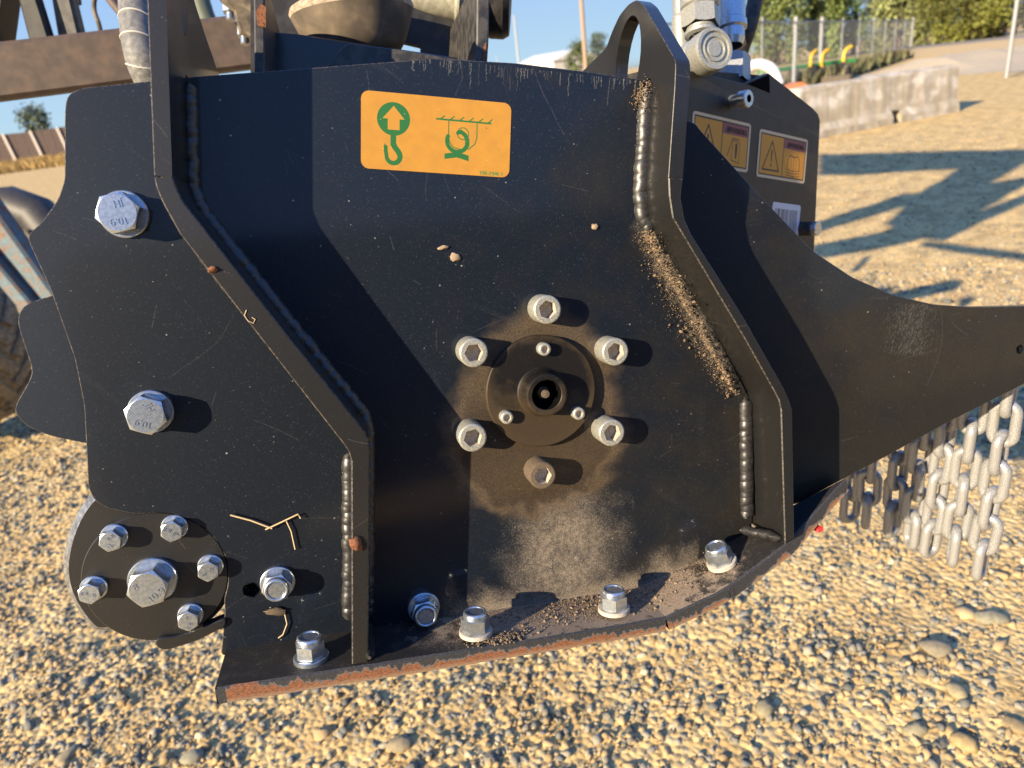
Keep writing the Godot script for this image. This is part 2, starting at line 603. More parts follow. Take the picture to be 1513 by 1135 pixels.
func make_materials() -> void:
	M.plate = make_plate_material()
	# black powder coat of the other parts
	var im := Image.create(768, 768, false, Image.FORMAT_RGB8)
	im.fill(lin(0.0100, 0.0100, 0.0098))
	var r := RandomNumberGenerator.new()
	r.seed = 77
	for i in 5200:
		var v := r.randf_range(0.012, 0.05) * (3.0 if r.randf() < 0.04 else 1.0)
		var x := r.randi_range(0, 765)
		var y := r.randi_range(0, 765)
		im.fill_rect(Rect2i(x, y, 2 if r.randf() < 0.25 else 1, 1), lin(v, v * 0.97, v * 0.9))
	for i in 60:
		var p := Vector2(r.randf_range(20, 740), r.randf_range(20, 740))
		var dir := Vector2.from_angle(r.randf() * TAU)
		var v := r.randf_range(0.015, 0.06)
		for k in r.randi_range(10, 60):
			p += dir
			dir = dir.rotated(r.randf_range(-0.08, 0.08))
			im.set_pixel(clampi(int(p.x), 0, 767), clampi(int(p.y), 0, 767), lin(v, v, v))
	M.paint = StandardMaterial3D.new()
	M.paint.albedo_texture = ImageTexture.create_from_image(im)
	M.paint.roughness = 0.44
	M.paint.metallic_specular = 0.42
	M.paint.clearcoat_enabled = true
	M.paint.clearcoat = 0.45
	M.paint.clearcoat_roughness = 0.12
	M.paint.uv1_triplanar = true
	M.paint.uv1_scale = Vector3.ONE / 0.3
	M.weld = worn(0.05, noise(0.03, 4), [[0.3, lin(0.008, 0.008, 0.009)], [0.7, lin(0.022, 0.021, 0.020)]], 0.42, 0.0)
	M.weld.metallic_specular = 0.6
	M.hood = worn(0.2, noise(0.02, 3), [[0.3, lin(0.016, 0.013, 0.010)], [0.7, lin(0.024, 0.020, 0.015)]], 0.5)
	M.grime = worn(0.3, noise(0.02, 2, FastNoiseLite.TYPE_SIMPLEX_SMOOTH, 6), [[0.25, lin(0.07, 0.056, 0.04)], [0.6, lin(0.13, 0.10, 0.07)], [0.8, lin(0.22, 0.17, 0.11)]], 0.85)
	M.caked = worn(0.02, noise(0.05, 24), [[0.3, lin(0.045, 0.032, 0.020)], [0.6, lin(0.10, 0.072, 0.044)], [0.8, lin(0.20, 0.16, 0.11)]], 0.9)
	M.scuffed = worn(0.15, noise(0.02, 27), [[0.3, lin(0.022, 0.021, 0.020)], [0.7, lin(0.055, 0.052, 0.047)]], 0.45)
	M.lit_rim_dirt = worn(0.1, noise(0.03, 28), [[0.3, lin(0.20, 0.15, 0.10)], [0.7, lin(0.42, 0.34, 0.26)]], 0.9)  # dirt made paler so the disc rim looks lit
	M.sky_glint_rim = worn(0.08, noise(0.03, 29), [[0.3, lin(0.12, 0.125, 0.13)], [0.7, lin(0.32, 0.33, 0.34)]], 0.32, 0.6)  # pale tone paints the sky's reflection onto the black rounded edge
	M.gloss = M.paint.duplicate()
	M.gloss.roughness = 0.22
	M.dull = worn(0.2, noise(0.02, 5), [[0.3, lin(0.008, 0.008, 0.009)], [0.7, lin(0.022, 0.021, 0.02)]], 0.6)
	M.edge = worn(0.06, noise(0.03, 6), [[0.50, lin(0.010, 0.010, 0.010)], [0.60, lin(0.12, 0.105, 0.085)], [0.75, lin(0.05, 0.035, 0.025)]], 0.5)
	M.zinc = worn(0.05, noise(0.03, 9), [[0.3, lin(0.42, 0.47, 0.52)], [0.7, lin(0.54, 0.59, 0.64)]], 0.28, 0.88)
	M.zinc_pale = worn(0.03, noise(0.03, 10), [[0.3, lin(0.27, 0.27, 0.23)], [0.7, lin(0.42, 0.42, 0.37)]], 0.42, 0.5)
	M.zinc_dusty = worn(0.02, noise(0.04, 11), [[0.35, lin(0.34, 0.27, 0.19)], [0.55, lin(0.45, 0.42, 0.36)], [0.75, lin(0.6, 0.58, 0.52)]], 0.65, 0.15)
	M.hole = mat(Color(0.003, 0.003, 0.003), 0.9, 0.0, 0.15)  # near-black puts the shade inside holes into the colour
	M.galv = worn(0.03, noise(0.05, 12), [[0.28, lin(0.13, 0.13, 0.13)], [0.45, lin(0.31, 0.315, 0.32)], [0.7, lin(0.46, 0.465, 0.465)]], 0.40, 0.4)
	M.rust = worn(0.05, noise(0.03, 14), [[0.25, lin(0.06, 0.025, 0.012)], [0.5, lin(0.22, 0.075, 0.025)], [0.75, lin(0.15, 0.075, 0.04)]], 0.9)
	M.beam = worn(0.25, noise(0.018, 15), [[0.2, lin(0.050, 0.034, 0.026)], [0.5, lin(0.068, 0.047, 0.036)], [0.8, lin(0.095, 0.062, 0.043)]], 0.65)
	M.dirty = worn(0.3, noise(0.02, 16, FastNoiseLite.TYPE_SIMPLEX_SMOOTH, 6), [[0.25, lin(0.035, 0.028, 0.020)], [0.6, lin(0.10, 0.08, 0.055)], [0.8, lin(0.22, 0.17, 0.11)]], 0.85)
	M.olive = worn(0.1, noise(0.025, 17), [[0.3, lin(0.22, 0.21, 0.16)], [0.7, lin(0.36, 0.34, 0.26)]], 0.55, 0.2)
	M.rubber = worn(0.08, noise(0.02, 18), [[0.25, lin(0.085, 0.085, 0.082)], [0.55, lin(0.14, 0.14, 0.135)], [0.8, lin(0.21, 0.205, 0.19)]], 0.65)
	M.hose_black = worn(0.1, noise(0.02, 19), [[0.3, lin(0.012, 0.012, 0.012)], [0.7, lin(0.05, 0.045, 0.04)]], 0.55)
	M.grit = worn(0.01, noise(0.05, 20), [[0.25, lin(0.16, 0.11, 0.07)], [0.6, lin(0.32, 0.24, 0.16)], [0.8, lin(0.45, 0.36, 0.26)]], 0.95)
	M.straw = mat(Color(0.48, 0.36, 0.20), 0.8)
	M.sticker = mat(Color(0.80, 0.42, 0.08), 0.45)
	M.green = mat(Color(0.045, 0.21, 0.06), 0.5)
	M.black_ink = mat(Color(0.02, 0.018, 0.015), 0.5)
	M.red_ink = mat(Color(0.22, 0.05, 0.04), 0.5)

func make_ground() -> void:
	var f := noise(0.10, 31, FastNoiseLite.TYPE_CELLULAR, 1)
	f.cellular_return_type = FastNoiseLite.RETURN_CELL_VALUE
	f.cellular_jitter = 1.0
	f.fractal_type = FastNoiseLite.FRACTAL_NONE
	var hgt := noise(0.10, 31, FastNoiseLite.TYPE_CELLULAR, 1)
	hgt.cellular_return_type = FastNoiseLite.RETURN_DISTANCE
	hgt.fractal_type = FastNoiseLite.FRACTAL_NONE
	var g := StandardMaterial3D.new()
	g.albedo_texture = noise_tex(1024, f, [[0.0, lin(0.440, 0.308, 0.132)], [0.30, lin(0.575, 0.408, 0.180)], [0.55, lin(0.670, 0.486, 0.219)], [0.80, lin(0.503, 0.371, 0.176)], [0.93, lin(0.346, 0.287, 0.166)], [1.0, lin(0.686, 0.564, 0.307)]])
	g.roughness = 0.95
	g.metallic_specular = 0.3
	g.normal_enabled = true
	g.normal_texture = noise_tex(1024, hgt, [], true, 3.5)
	g.normal_texture.invert = true
	g.normal_scale = 1.0
	g.uv1_triplanar = true
	g.uv1_world_triplanar = true
	g.uv1_scale = Vector3.ONE / 1.7
	g.detail_enabled = true
	g.detail_blend_mode = BaseMaterial3D.BLEND_MODE_MUL
	g.detail_albedo = noise_tex(512, noise(0.012, 33), [[0.2, lin(0.74, 0.72, 0.70)], [0.5, lin(0.96, 0.95, 0.93)], [0.8, lin(1, 1, 1)]])
	g.uv2_triplanar = true
	g.uv2_world_triplanar = true
	g.uv2_scale = Vector3.ONE / 9.0
	M.ground = g
	var s := st()
	# one sheet, fine near the viewer with low bumps, coarse out to the horizon
	var xs := []
	var zs := []
	for v in [-700.0, -200.0, -80.0, -30.0, -14.0, -8.0]: xs.append(v)
	for i in 141: xs.append(-5.0 + i * 0.1)
	for v in [12.0, 18.0, 40.0, 90.0, 220.0, 700.0]: xs.append(v)
	for v in [700.0, 200.0, 60.0, 20.0, 6.0, 2.0]: zs.append(v)
	for i in 121: zs.append(0.5 - i * 0.1)
	for v in [-14.0, -20.0, -40.0, -90.0, -220.0, -900.0]: zs.append(v)
	for i in xs.size() - 1:
		for j in zs.size() - 1:
			var c := [Vector2(xs[i], zs[j]), Vector2(xs[i + 1], zs[j]), Vector2(xs[i + 1], zs[j + 1]), Vector2(xs[i], zs[j + 1])]
			var p := []
			var n := []
			for v: Vector2 in c:
				p.append(Vector3(v.x, ground_at(v.x, v.y), v.y))
				n.append(Vector3(ground_at(v.x - 0.04, v.y) - ground_at(v.x + 0.04, v.y), 0.08, ground_at(v.x, v.y - 0.04) - ground_at(v.x, v.y + 0.04)).normalized())
			quad(s, p, n)
	tag(build("ground", s, g), "dry tan gravel yard reaching to the horizon", "ground", "", "structure")
	make_gravel()

var lumps := noise(0.9, 35, FastNoiseLite.TYPE_SIMPLEX_SMOOTH, 4)
func ground_at(x: float, z: float) -> float:
	if x < -4.9 or x > 8.9 or z > 0.4 or z < -11.4: return 0.0
	return lumps.get_noise_2d(x * 2.2, z * 2.2) * 0.014 + lumps.get_noise_2d(x * 9.0 + 50.0, z * 9.0) * 0.006

func pebble_mesh(sd: int, squash: Vector3, rough: float, rings := 5, segs := 8) -> ArrayMesh:
	var f := noise(0.7, sd, FastNoiseLite.TYPE_SIMPLEX_SMOOTH, 3)
	var s := st()
	s.set_smooth_group(0)
	var pts := []
	for i in rings + 1:
		var row := []
		for j in segs:
			var a := PI * i / rings
			var b := TAU * j / segs
			var d := Vector3(sin(a) * cos(b), cos(a), sin(a) * sin(b))
			var q := d * 1.3
			row.append(d * squash * (1.0 + rough * f.get_noise_3d(q.x, q.y, q.z)))
		pts.append(row)
	for i in rings:
		for j in segs:
			var k := (j + 1) % segs
			var q := [pts[i][j], pts[i][k], pts[i + 1][k], pts[i + 1][j]]
			var n := []
			for v: Vector3 in q: n.append((v / squash / squash).normalized())
			if i == 0: tri(s, [q[0], q[2], q[3]], [n[0], n[2], n[3]])
			elif i == rings - 1: tri(s, [q[0], q[1], q[2]], [n[0], n[1], n[2]])
			else: quad(s, q, n)
	return s.commit()

func make_gravel() -> void:
	var r := RandomNumberGenerator.new()
	r.seed = 5
	var m := StandardMaterial3D.new()
	m.albedo_color = Color.WHITE
	m.vertex_color_use_as_albedo = true
	m.roughness = 0.92
	m.metallic_specular = 0.3
	M.pebble = m
	var kinds := 6
	var lists := []
	var cols := []
	for k in kinds:
		lists.append([])
		cols.append([])
	var where := noise(0.45, 51, FastNoiseLite.TYPE_SIMPLEX_SMOOTH, 3)
	# near, middle and far bands: z from, z to, x from, x to, count, size from, size to
	var bands := [[-0.55, -2.0, -2.0, 2.6, 70000, 0.0022, 0.013], [-2.0, -4.2, -3.0, 4.6, 70000, 0.004, 0.0155], [-4.2, -11.0, -5.0, 8.8, 60000, 0.006, 0.013]]
	for b in bands:
		for i: int in b[4]:
			var x := r.randf_range(b[2], b[3])
			var z := r.randf_range(b[0], b[1])
			var thick := 0.70 - 0.16 * clampf(x / 1.2, -1.0, 1.0) + 0.55 * where.get_noise_2d(x, z)
			if r.randf() > thick: continue
			var size := lerpf(b[5], b[6], pow(r.randf(), 3.0))
			if r.randf() < 0.012: size *= r.randf_range(1.4, 2.2)
			var k := r.randi() % kinds
			var basis := Basis(Vector3.UP, r.randf() * TAU) * Basis(Vector3.RIGHT, r.randfn(0.0, 0.35)) * Basis(Vector3.FORWARD, r.randfn(0.0, 0.35))
			lists[k].append(Transform3D(basis.scaled(Vector3.ONE * size), Vector3(x, ground_at(x, z) + size * r.randf_range(-0.20, 0.22), z)))
			cols[k].append(stone_colour(r))
	for k in kinds:
		var mm := MultiMesh.new()
		mm.transform_format = MultiMesh.TRANSFORM_3D
		mm.use_colors = true
		mm.mesh = pebble_mesh(100 + k, [Vector3(1, 0.62, 0.8), Vector3(1, 0.5, 0.65), Vector3(1, 0.75, 0.9), Vector3(1, 0.42, 0.8), Vector3(1, 0.6, 0.55), Vector3(0.9, 0.8, 1)][k], 0.9, 4, 7)
		mm.instance_count = lists[k].size()
		for i in lists[k].size():
			mm.set_instance_transform(i, lists[k][i])
			mm.set_instance_color(i, cols[k][i])
		var o := MultiMeshInstance3D.new()
		o.name = numbered(self, "gravel")
		o.multimesh = mm
		o.material_override = m
		add_child(o, true)
		tag(o, "loose tan and grey gravel pebbles spread over the yard", "gravel", "loose gravel on the yard", "stuff")

func stone_colour(r: RandomNumberGenerator) -> Color:
	var t := r.randf()
	var v := r.randf_range(0.65, 1.2)
	if t < 0.42: return Color(0.392, 0.285, 0.149) * v
	if t < 0.76: return Color(0.264, 0.241, 0.184) * v
	if t < 0.94: return Color(0.147, 0.146, 0.126) * v
	return Color(0.412, 0.362, 0.242) * v

func make_stones() -> void:
	# cobbles big enough to single out: place, half length, squash, turn, colour, label
	var list := [
		[Vector3(-0.3403, 0, -1.1523), 0.0289, Vector3(1, 0.42, 0.66), 0.1, Color(0.27, 0.22, 0.13), "smooth oval tan cobble alone below the rusty flange edge"],
		[Vector3(1.0661, 0, -1.3094), 0.0365, Vector3(1, 0.38, 0.62), 2.9, Color(0.23, 0.21, 0.14), "big flat grey cobble lying out beyond the chain ends"],
		[Vector3(0.8835, 0, -1.2293), 0.0340, Vector3(1, 0.45, 0.72), 2.6, Color(0.21, 0.18, 0.12), "rounded brown grey cobble in front of the flat grey one"],
		[Vector3(0.8008, 0, -0.9932), 0.0272, Vector3(0.7, 0.55, 1), 0.7, Color(0.33, 0.24, 0.11), "upright yellowish cobble with a sharp dark shadow"],
		[Vector3(0.7252, 0, -1.0333), 0.0272, Vector3(1, 0.45, 0.6), 0.3, Color(0.28, 0.24, 0.14), "pale oval pebble beside the upright yellowish cobble"],
		[Vector3(0.4529, 0, -1.1257), 0.0238, Vector3(1, 0.6, 0.85), 1.0, Color(0.23, 0.20, 0.12), "round grey brown cobble with a long shadow below the flange"],
		[Vector3(0.8545, 0, -1.1078), 0.0238, Vector3(1, 0.5, 0.8), 1.8, Color(0.30, 0.25, 0.14), "pale half buried cobble in a pair of stones"],
		[Vector3(-1.1098, 0, -1.2354), 0.0289, Vector3(0.5, 0.4, 1), 2.5, Color(0.26, 0.22, 0.14), "wedge shaped flat grey stone near the front edge"],
		[Vector3(-0.806, 0, -1.1855), 0.0255, Vector3(1, 0.5, 0.7), 0.4, Color(0.25, 0.23, 0.16), "blue grey rounded cobble below the roller disc"],
		[Vector3(0.915, 0, -1.0219), 0.0306, Vector3(1, 0.3, 0.6), 2.2, Color(0.25, 0.19, 0.10), "flat brown slab of stone at the right of the gravel"],
	]
	for i in list.size():
		var d: Array = list[i]
		var mesh := pebble_mesh(300 + i, d[2] * float(d[1]), 0.35, 10, 16)
		var c: Color = d[4]
		var m := worn(0.04, noise(0.02, 60 + i), [[0.2, (c * 0.75).linear_to_srgb()], [0.8, (c * 1.15).linear_to_srgb()]], 0.9, 0.0, false, 128)
		var at: Vector3 = d[0]
		at.y = ground_at(at.x, at.z) + d[1] * 0.12
		var o := build_mesh("cobble", mesh, m, self, Transform3D(Basis(Vector3.UP, d[3]), at))
		tag(o, d[5], "stone", "cobbles in the gravel")

const FLANGE := [Vector2(-0.0815, -0.2875), Vector2(0.021, -0.2785), Vector2(0.145, -0.2693), Vector2(0.200, -0.2652), Vector2(0.247, -0.2605), Vector2(0.300, -0.2395), Vector2(0.343, -0.2175), Vector2(0.390, -0.1935), Vector2(0.439, -0.1710)]

func flange_front(u: float) -> float:
	if u < 0.02: return lerpf(0.050, 0.053, (u + 0.08) / 0.1)
	if u < 0.29: return 0.0535
	if u < 0.357: return lerpf(0.0535, 0.042, (u - 0.29) / 0.067)
	return maxf(lerpf(0.042, 0.002, (u - 0.357) / 0.08), 0.001)

func upright(x: Vector3, z: Vector3) -> Basis:
	# a turn whose z looks along Z and whose x is near X
	var zz := z.normalized()
	var xx := (x - zz * x.dot(zz)).normalized()
	return Basis(xx, zz.cross(xx), zz)

func weld(path: Array, radius: float, sd: int, ripple := 1.0, step := 0.0012) -> SurfaceTool:
	var f := noise(1.0, sd)
	var pts := []
	var rad := []
	var d := 0.0
	for i in path.size() - 1:
		var a: Vector3 = path[i]
		var b: Vector3 = path[i + 1]
		var n := maxi(int(a.distance_to(b) / step), 2)
		for k in n:
			var t := float(k) / n
			pts.append(a.lerp(b, t) + Vector3(f.get_noise_1d(d * 130.0), f.get_noise_1d(d * 90.0 + 40.0), f.get_noise_1d(d * 110.0 + 90.0)) * 0.0012)
			var saw := fposmod(d / 0.0040 + f.get_noise_1d(d * 60.0) * 0.8, 1.0)
			rad.append(radius * (0.90 + ripple * (0.03 * saw * (1.25 - saw) + 0.16 * f.get_noise_1d(d * 90.0))))
			d += a.distance_to(b) / n
	for k in 4:
		rad[k] *= 0.35 + 0.16 * k
		rad[rad.size() - 1 - k] *= 0.35 + 0.16 * k
	var s := st()
	tube(s, pts, rad, 12)
	return s

func hex_bolt(called: String, at: Vector3, af: float, head_z: float, washer_r: float, washer_h: float, turn: float, marks: Array, parent: Node3D = head) -> void:
	var o := base(called, Vector3.ZERO, parent)
	var lean := Vector3(0, 0, 1)
	var xf := Transform3D(upright(Vector3(cos(turn), sin(turn), 0), lean), at)
	o.transform = xf
	var w := st()
	lathe(w, [Vector2(washer_r, -0.001), Vector2(washer_r, washer_h - 0.0006), Vector2(washer_r - 0.0006, washer_h), Vector2(0.0, washer_h)], 40)
	build("washer", w, M.zinc, o)
	var h := st()
	hexagon(h, af, washer_h - 0.0002, head_z)
	build("hex_head", h, M.zinc, o)
	for k in marks:
		lettering("head_marking", k[0], k[1], 0.0005, M.zinc, o, Transform3D(Basis(Vector3(0, 0, 1), k[3]), Vector3(k[2].x, k[2].y, head_z + 0.0002)))

func cap_screw(called: String, at: Vector3, r: float, h: float, af: float, m: Material, washer := 0.0) -> void:
	var o := base(called, at, head)
	o.rotation.z = rng.randf() * 1.0
	var s := st()
	var n := 48
	var ri := af / 2.0
	lathe(s, [Vector2(r, 0), Vector2(r, h - 0.0012), Vector2(r - 0.0003, h - 0.0006), Vector2(r - 0.0013, h), Vector2(r - 0.0015, h)], 40, Transform3D.IDENTITY, true)
	# the top ring down to a hexagon socket
	for i in n:
		var t0 := TAU * i / n
		var t1 := TAU * (i + 1) / n
		var r0 := ri / cos(fposmod(t0, PI / 3) - PI / 6)
		var r1 := ri / cos(fposmod(t1, PI / 3) - PI / 6)
		var c0 := Vector3(cos(t0), sin(t0), 0)
		var c1 := Vector3(cos(t1), sin(t1), 0)
		var z := Vector3(0, 0, h)
		var up := Vector3(0, 0, 1)
		quad(s, [c0 * (r - 0.0015) + z, c1 * (r - 0.0015) + z, c1 * r1 + z, c0 * r0 + z], [up, up, up, up])
	build("screw_head", s, m, o)
	var k := st()
	var fl := h * 0.42
	for i in n:
		var t0 := TAU * i / n
		var t1 := TAU * (i + 1) / n
		var c0 := Vector3(cos(t0), sin(t0), 0) * ri / cos(fposmod(t0, PI / 3) - PI / 6)
		var c1 := Vector3(cos(t1), sin(t1), 0) * ri / cos(fposmod(t1, PI / 3) - PI / 6)
		flat(k, [c0 + Vector3(0, 0, h), c1 + Vector3(0, 0, h), c1 + Vector3(0, 0, fl), c0 + Vector3(0, 0, fl)], -(c0 + c1))
		flat(k, [c0 + Vector3(0, 0, fl), c1 + Vector3(0, 0, fl), Vector3(0, 0, fl * 0.8)], Vector3(0, 0, 1))
	build("hex_socket", k, M.zinc_dusty, o)
	if washer > 0.0:
		var w := st()
		lathe(w, [Vector2(washer, -0.0005), Vector2(washer, 0.0012), Vector2(0, 0.0014)], 32)
		build("washer", w, m, o)

func lock_nut(called: String, at: Vector3, axis: Vector3, af: float, h: float, turn: float, dusty := false) -> void:
	var o := base(called, at, head)
	o.basis = upright(Vector3(cos(turn), 0.2, sin(turn)), axis)
	var m: Material = M.zinc_dusty if dusty else M.zinc
	var w := st()
	lathe(w, [Vector2(af * 0.66, -0.0005), Vector2(af * 0.66, 0.0022), Vector2(af * 0.63, 0.0026), Vector2(0, 0.0026)], 40)
	build("washer", w, m, o)
	var s := st()
	hexagon(s, af, 0.0026, h * 0.74, 0.2 * af, Transform3D.IDENTITY, true)
	# the round collar with the locking ring, and the end of the bolt inside
	lathe(s, [Vector2(af * 0.48, h * 0.66), Vector2(af * 0.48, h * 0.86), Vector2(af * 0.45, h * 0.96), Vector2(af * 0.40, h), Vector2(af * 0.345, h * 0.985), Vector2(af * 0.335, h * 0.90)], 36, Transform3D.IDENTITY, true)
	build("nut", s, M.zinc, o)
	var b := st()
	lathe(b, [Vector2(af * 0.335, h * 0.4), Vector2(af * 0.335, h * 0.905), Vector2(af * 0.30, h * 0.93), Vector2(af * 0.29, h * 0.96), Vector2(0, h * 0.96)], 28)
	build("bolt_end", b, M.zinc, o)

func make_head() -> void:
	head = base("mulcher_head", HEAD_AT)
	head.basis = Basis(HEAD_U, HEAD_V, HEAD_N)
	tag(head, "black steel mulcher head with bolted side plate, ribs and orange lifting sticker", "mulcher")
	# --- side plate
	var outline := PackedVector2Array([Vector2(-0.1593, 0.1039), Vector2(-0.1672, 0.0987), Vector2(-0.1689, 0.0887), Vector2(-0.1711, 0.047), Vector2(-0.1757, 0.034), Vector2(-0.1863, 0.0186), Vector2(-0.1928, 0.0127), Vector2(-0.1946, 0.0083), Vector2(-0.1829, -0.0246), Vector2(-0.1713, -0.0691), Vector2(-0.1672, -0.1013), Vector2(-0.1674, -0.139), Vector2(-0.1676, -0.1592), Vector2(-0.1638, -0.1686), Vector2(-0.1556, -0.1743)])
	for p in ring2(Vector2(-0.1275, -0.2275), 0.0492, 14, deg_to_rad(101), deg_to_rad(-22)): outline.append(p)
	outline.append_array(PackedVector2Array([Vector2(-0.0816, -0.257), Vector2(-0.0852, -0.2917)]))
	for p: Vector2 in FLANGE:
		if p.x > -0.08 and p.x < 0.35: outline.append(Vector2(p.x, p.y - 0.006))
	outline.append_array(PackedVector2Array([Vector2(0.350, -0.215), Vector2(0.337, -0.10), Vector2(0.29, -0.03), Vector2(0.238, 0.045), Vector2(0.233, 0.1445)]))
	outline.append_array(PackedVector2Array([Vector2(0.2193, 0.1451), Vector2(0.1738, 0.1465), Vector2(0.1226, 0.147), Vector2(0.0643, 0.1443), Vector2(0.0549, 0.1425), Vector2(-0, 0.133), Vector2(-0.0903, 0.1174), Vector2(-0.1189, 0.1118)]))
	outline = softened(outline, 0.004, 3)
	var s := st()
	var e := st()
	var port := Vector2(-0.0628, -0.2409)
	prism(s, outline, -0.012, 0.0, 0.0006, Transform3D.IDENTITY, [ring2(port, 0.0062, 20)], e, PLATE_RECT)
	var plate := build("side_plate", s, M.plate, head)
	build("worn_edge", e, M.edge, plate)
	var pb := st()
	lathe(pb, [Vector2(0.0062, -0.0125), Vector2(0, -0.0125)], 20, Transform3D(Basis.IDENTITY, Vector3(port.x, port.y, 0)))
	build("hole_bottom", pb, M.hole, plate)
	# --- the wing of the plate behind the right rib
	s = st()
	e = st()
	var wing := PackedVector2Array([Vector2(0.2728, 0.1197), Vector2(0.2761, 0.1159), Vector2(0.3261, 0.0751), Vector2(0.3885, 0.0264), Vector2(0.4311, 0.0052), Vector2(0.4744, -0.0086), Vector2(0.5184, -0.0157), Vector2(0.5629, -0.017), Vector2(0.6184, -0.0144), Vector2(0.6714, -0.013), Vector2(0.6815, -0.0632), Vector2(0.632, -0.0882), Vector2(0.5504, -0.1245), Vector2(0.4812, -0.1584), Vector2(0.4473, -0.174), Vector2(0.4009, -0.1964)])
	wing.append_array(PackedVector2Array([Vector2(0.335, -0.21), Vector2(0.24, -0.05), Vector2(0.232, 0.11), Vector2(0.25, 0.125)]))
	prism(s, softened(wing, 0.006, 4), -0.022, -0.010, 0.0006, Transform3D.IDENTITY, [ring2(Vector2(0.6211, -0.0548), 0.0045, 16)], e, PLATE_RECT)
	plate = build("side_plate_wing", s, M.plate, head)
	build("worn_edge", e, M.edge, plate)
	# --- toothed plate behind the left edge
	s = st()
	e = st()
	prism(s, softened(PackedVector2Array([Vector2(-0.1879, -0.0284), Vector2(-0.2023, -0.0338), Vector2(-0.2074, -0.0393), Vector2(-0.2091, -0.0475), Vector2(-0.2056, -0.0629), Vector2(-0.2018, -0.0795), Vector2(-0.2047, -0.0874), Vector2(-0.2137, -0.1028), Vector2(-0.2141, -0.1093), Vector2(-0.2081, -0.1179), Vector2(-0.1933, -0.1253), Vector2(-0.1704, -0.131), Vector2(-0.1533, -0.1343), Vector2(-0.1485, -0.024), Vector2(-0.1651, -0.0236)]), 0.006, 4), -0.022, -0.014, 0.0006, Transform3D.IDENTITY, [], e, PLATE_RECT)
	plate = build("toothed_plate", s, M.plate, head)
	build("worn_edge", e, M.edge, plate)
	make_ribs()
	make_flange()
	make_hub()
	make_roller()
	make_sticker()
	make_fasteners()
	make_housing()

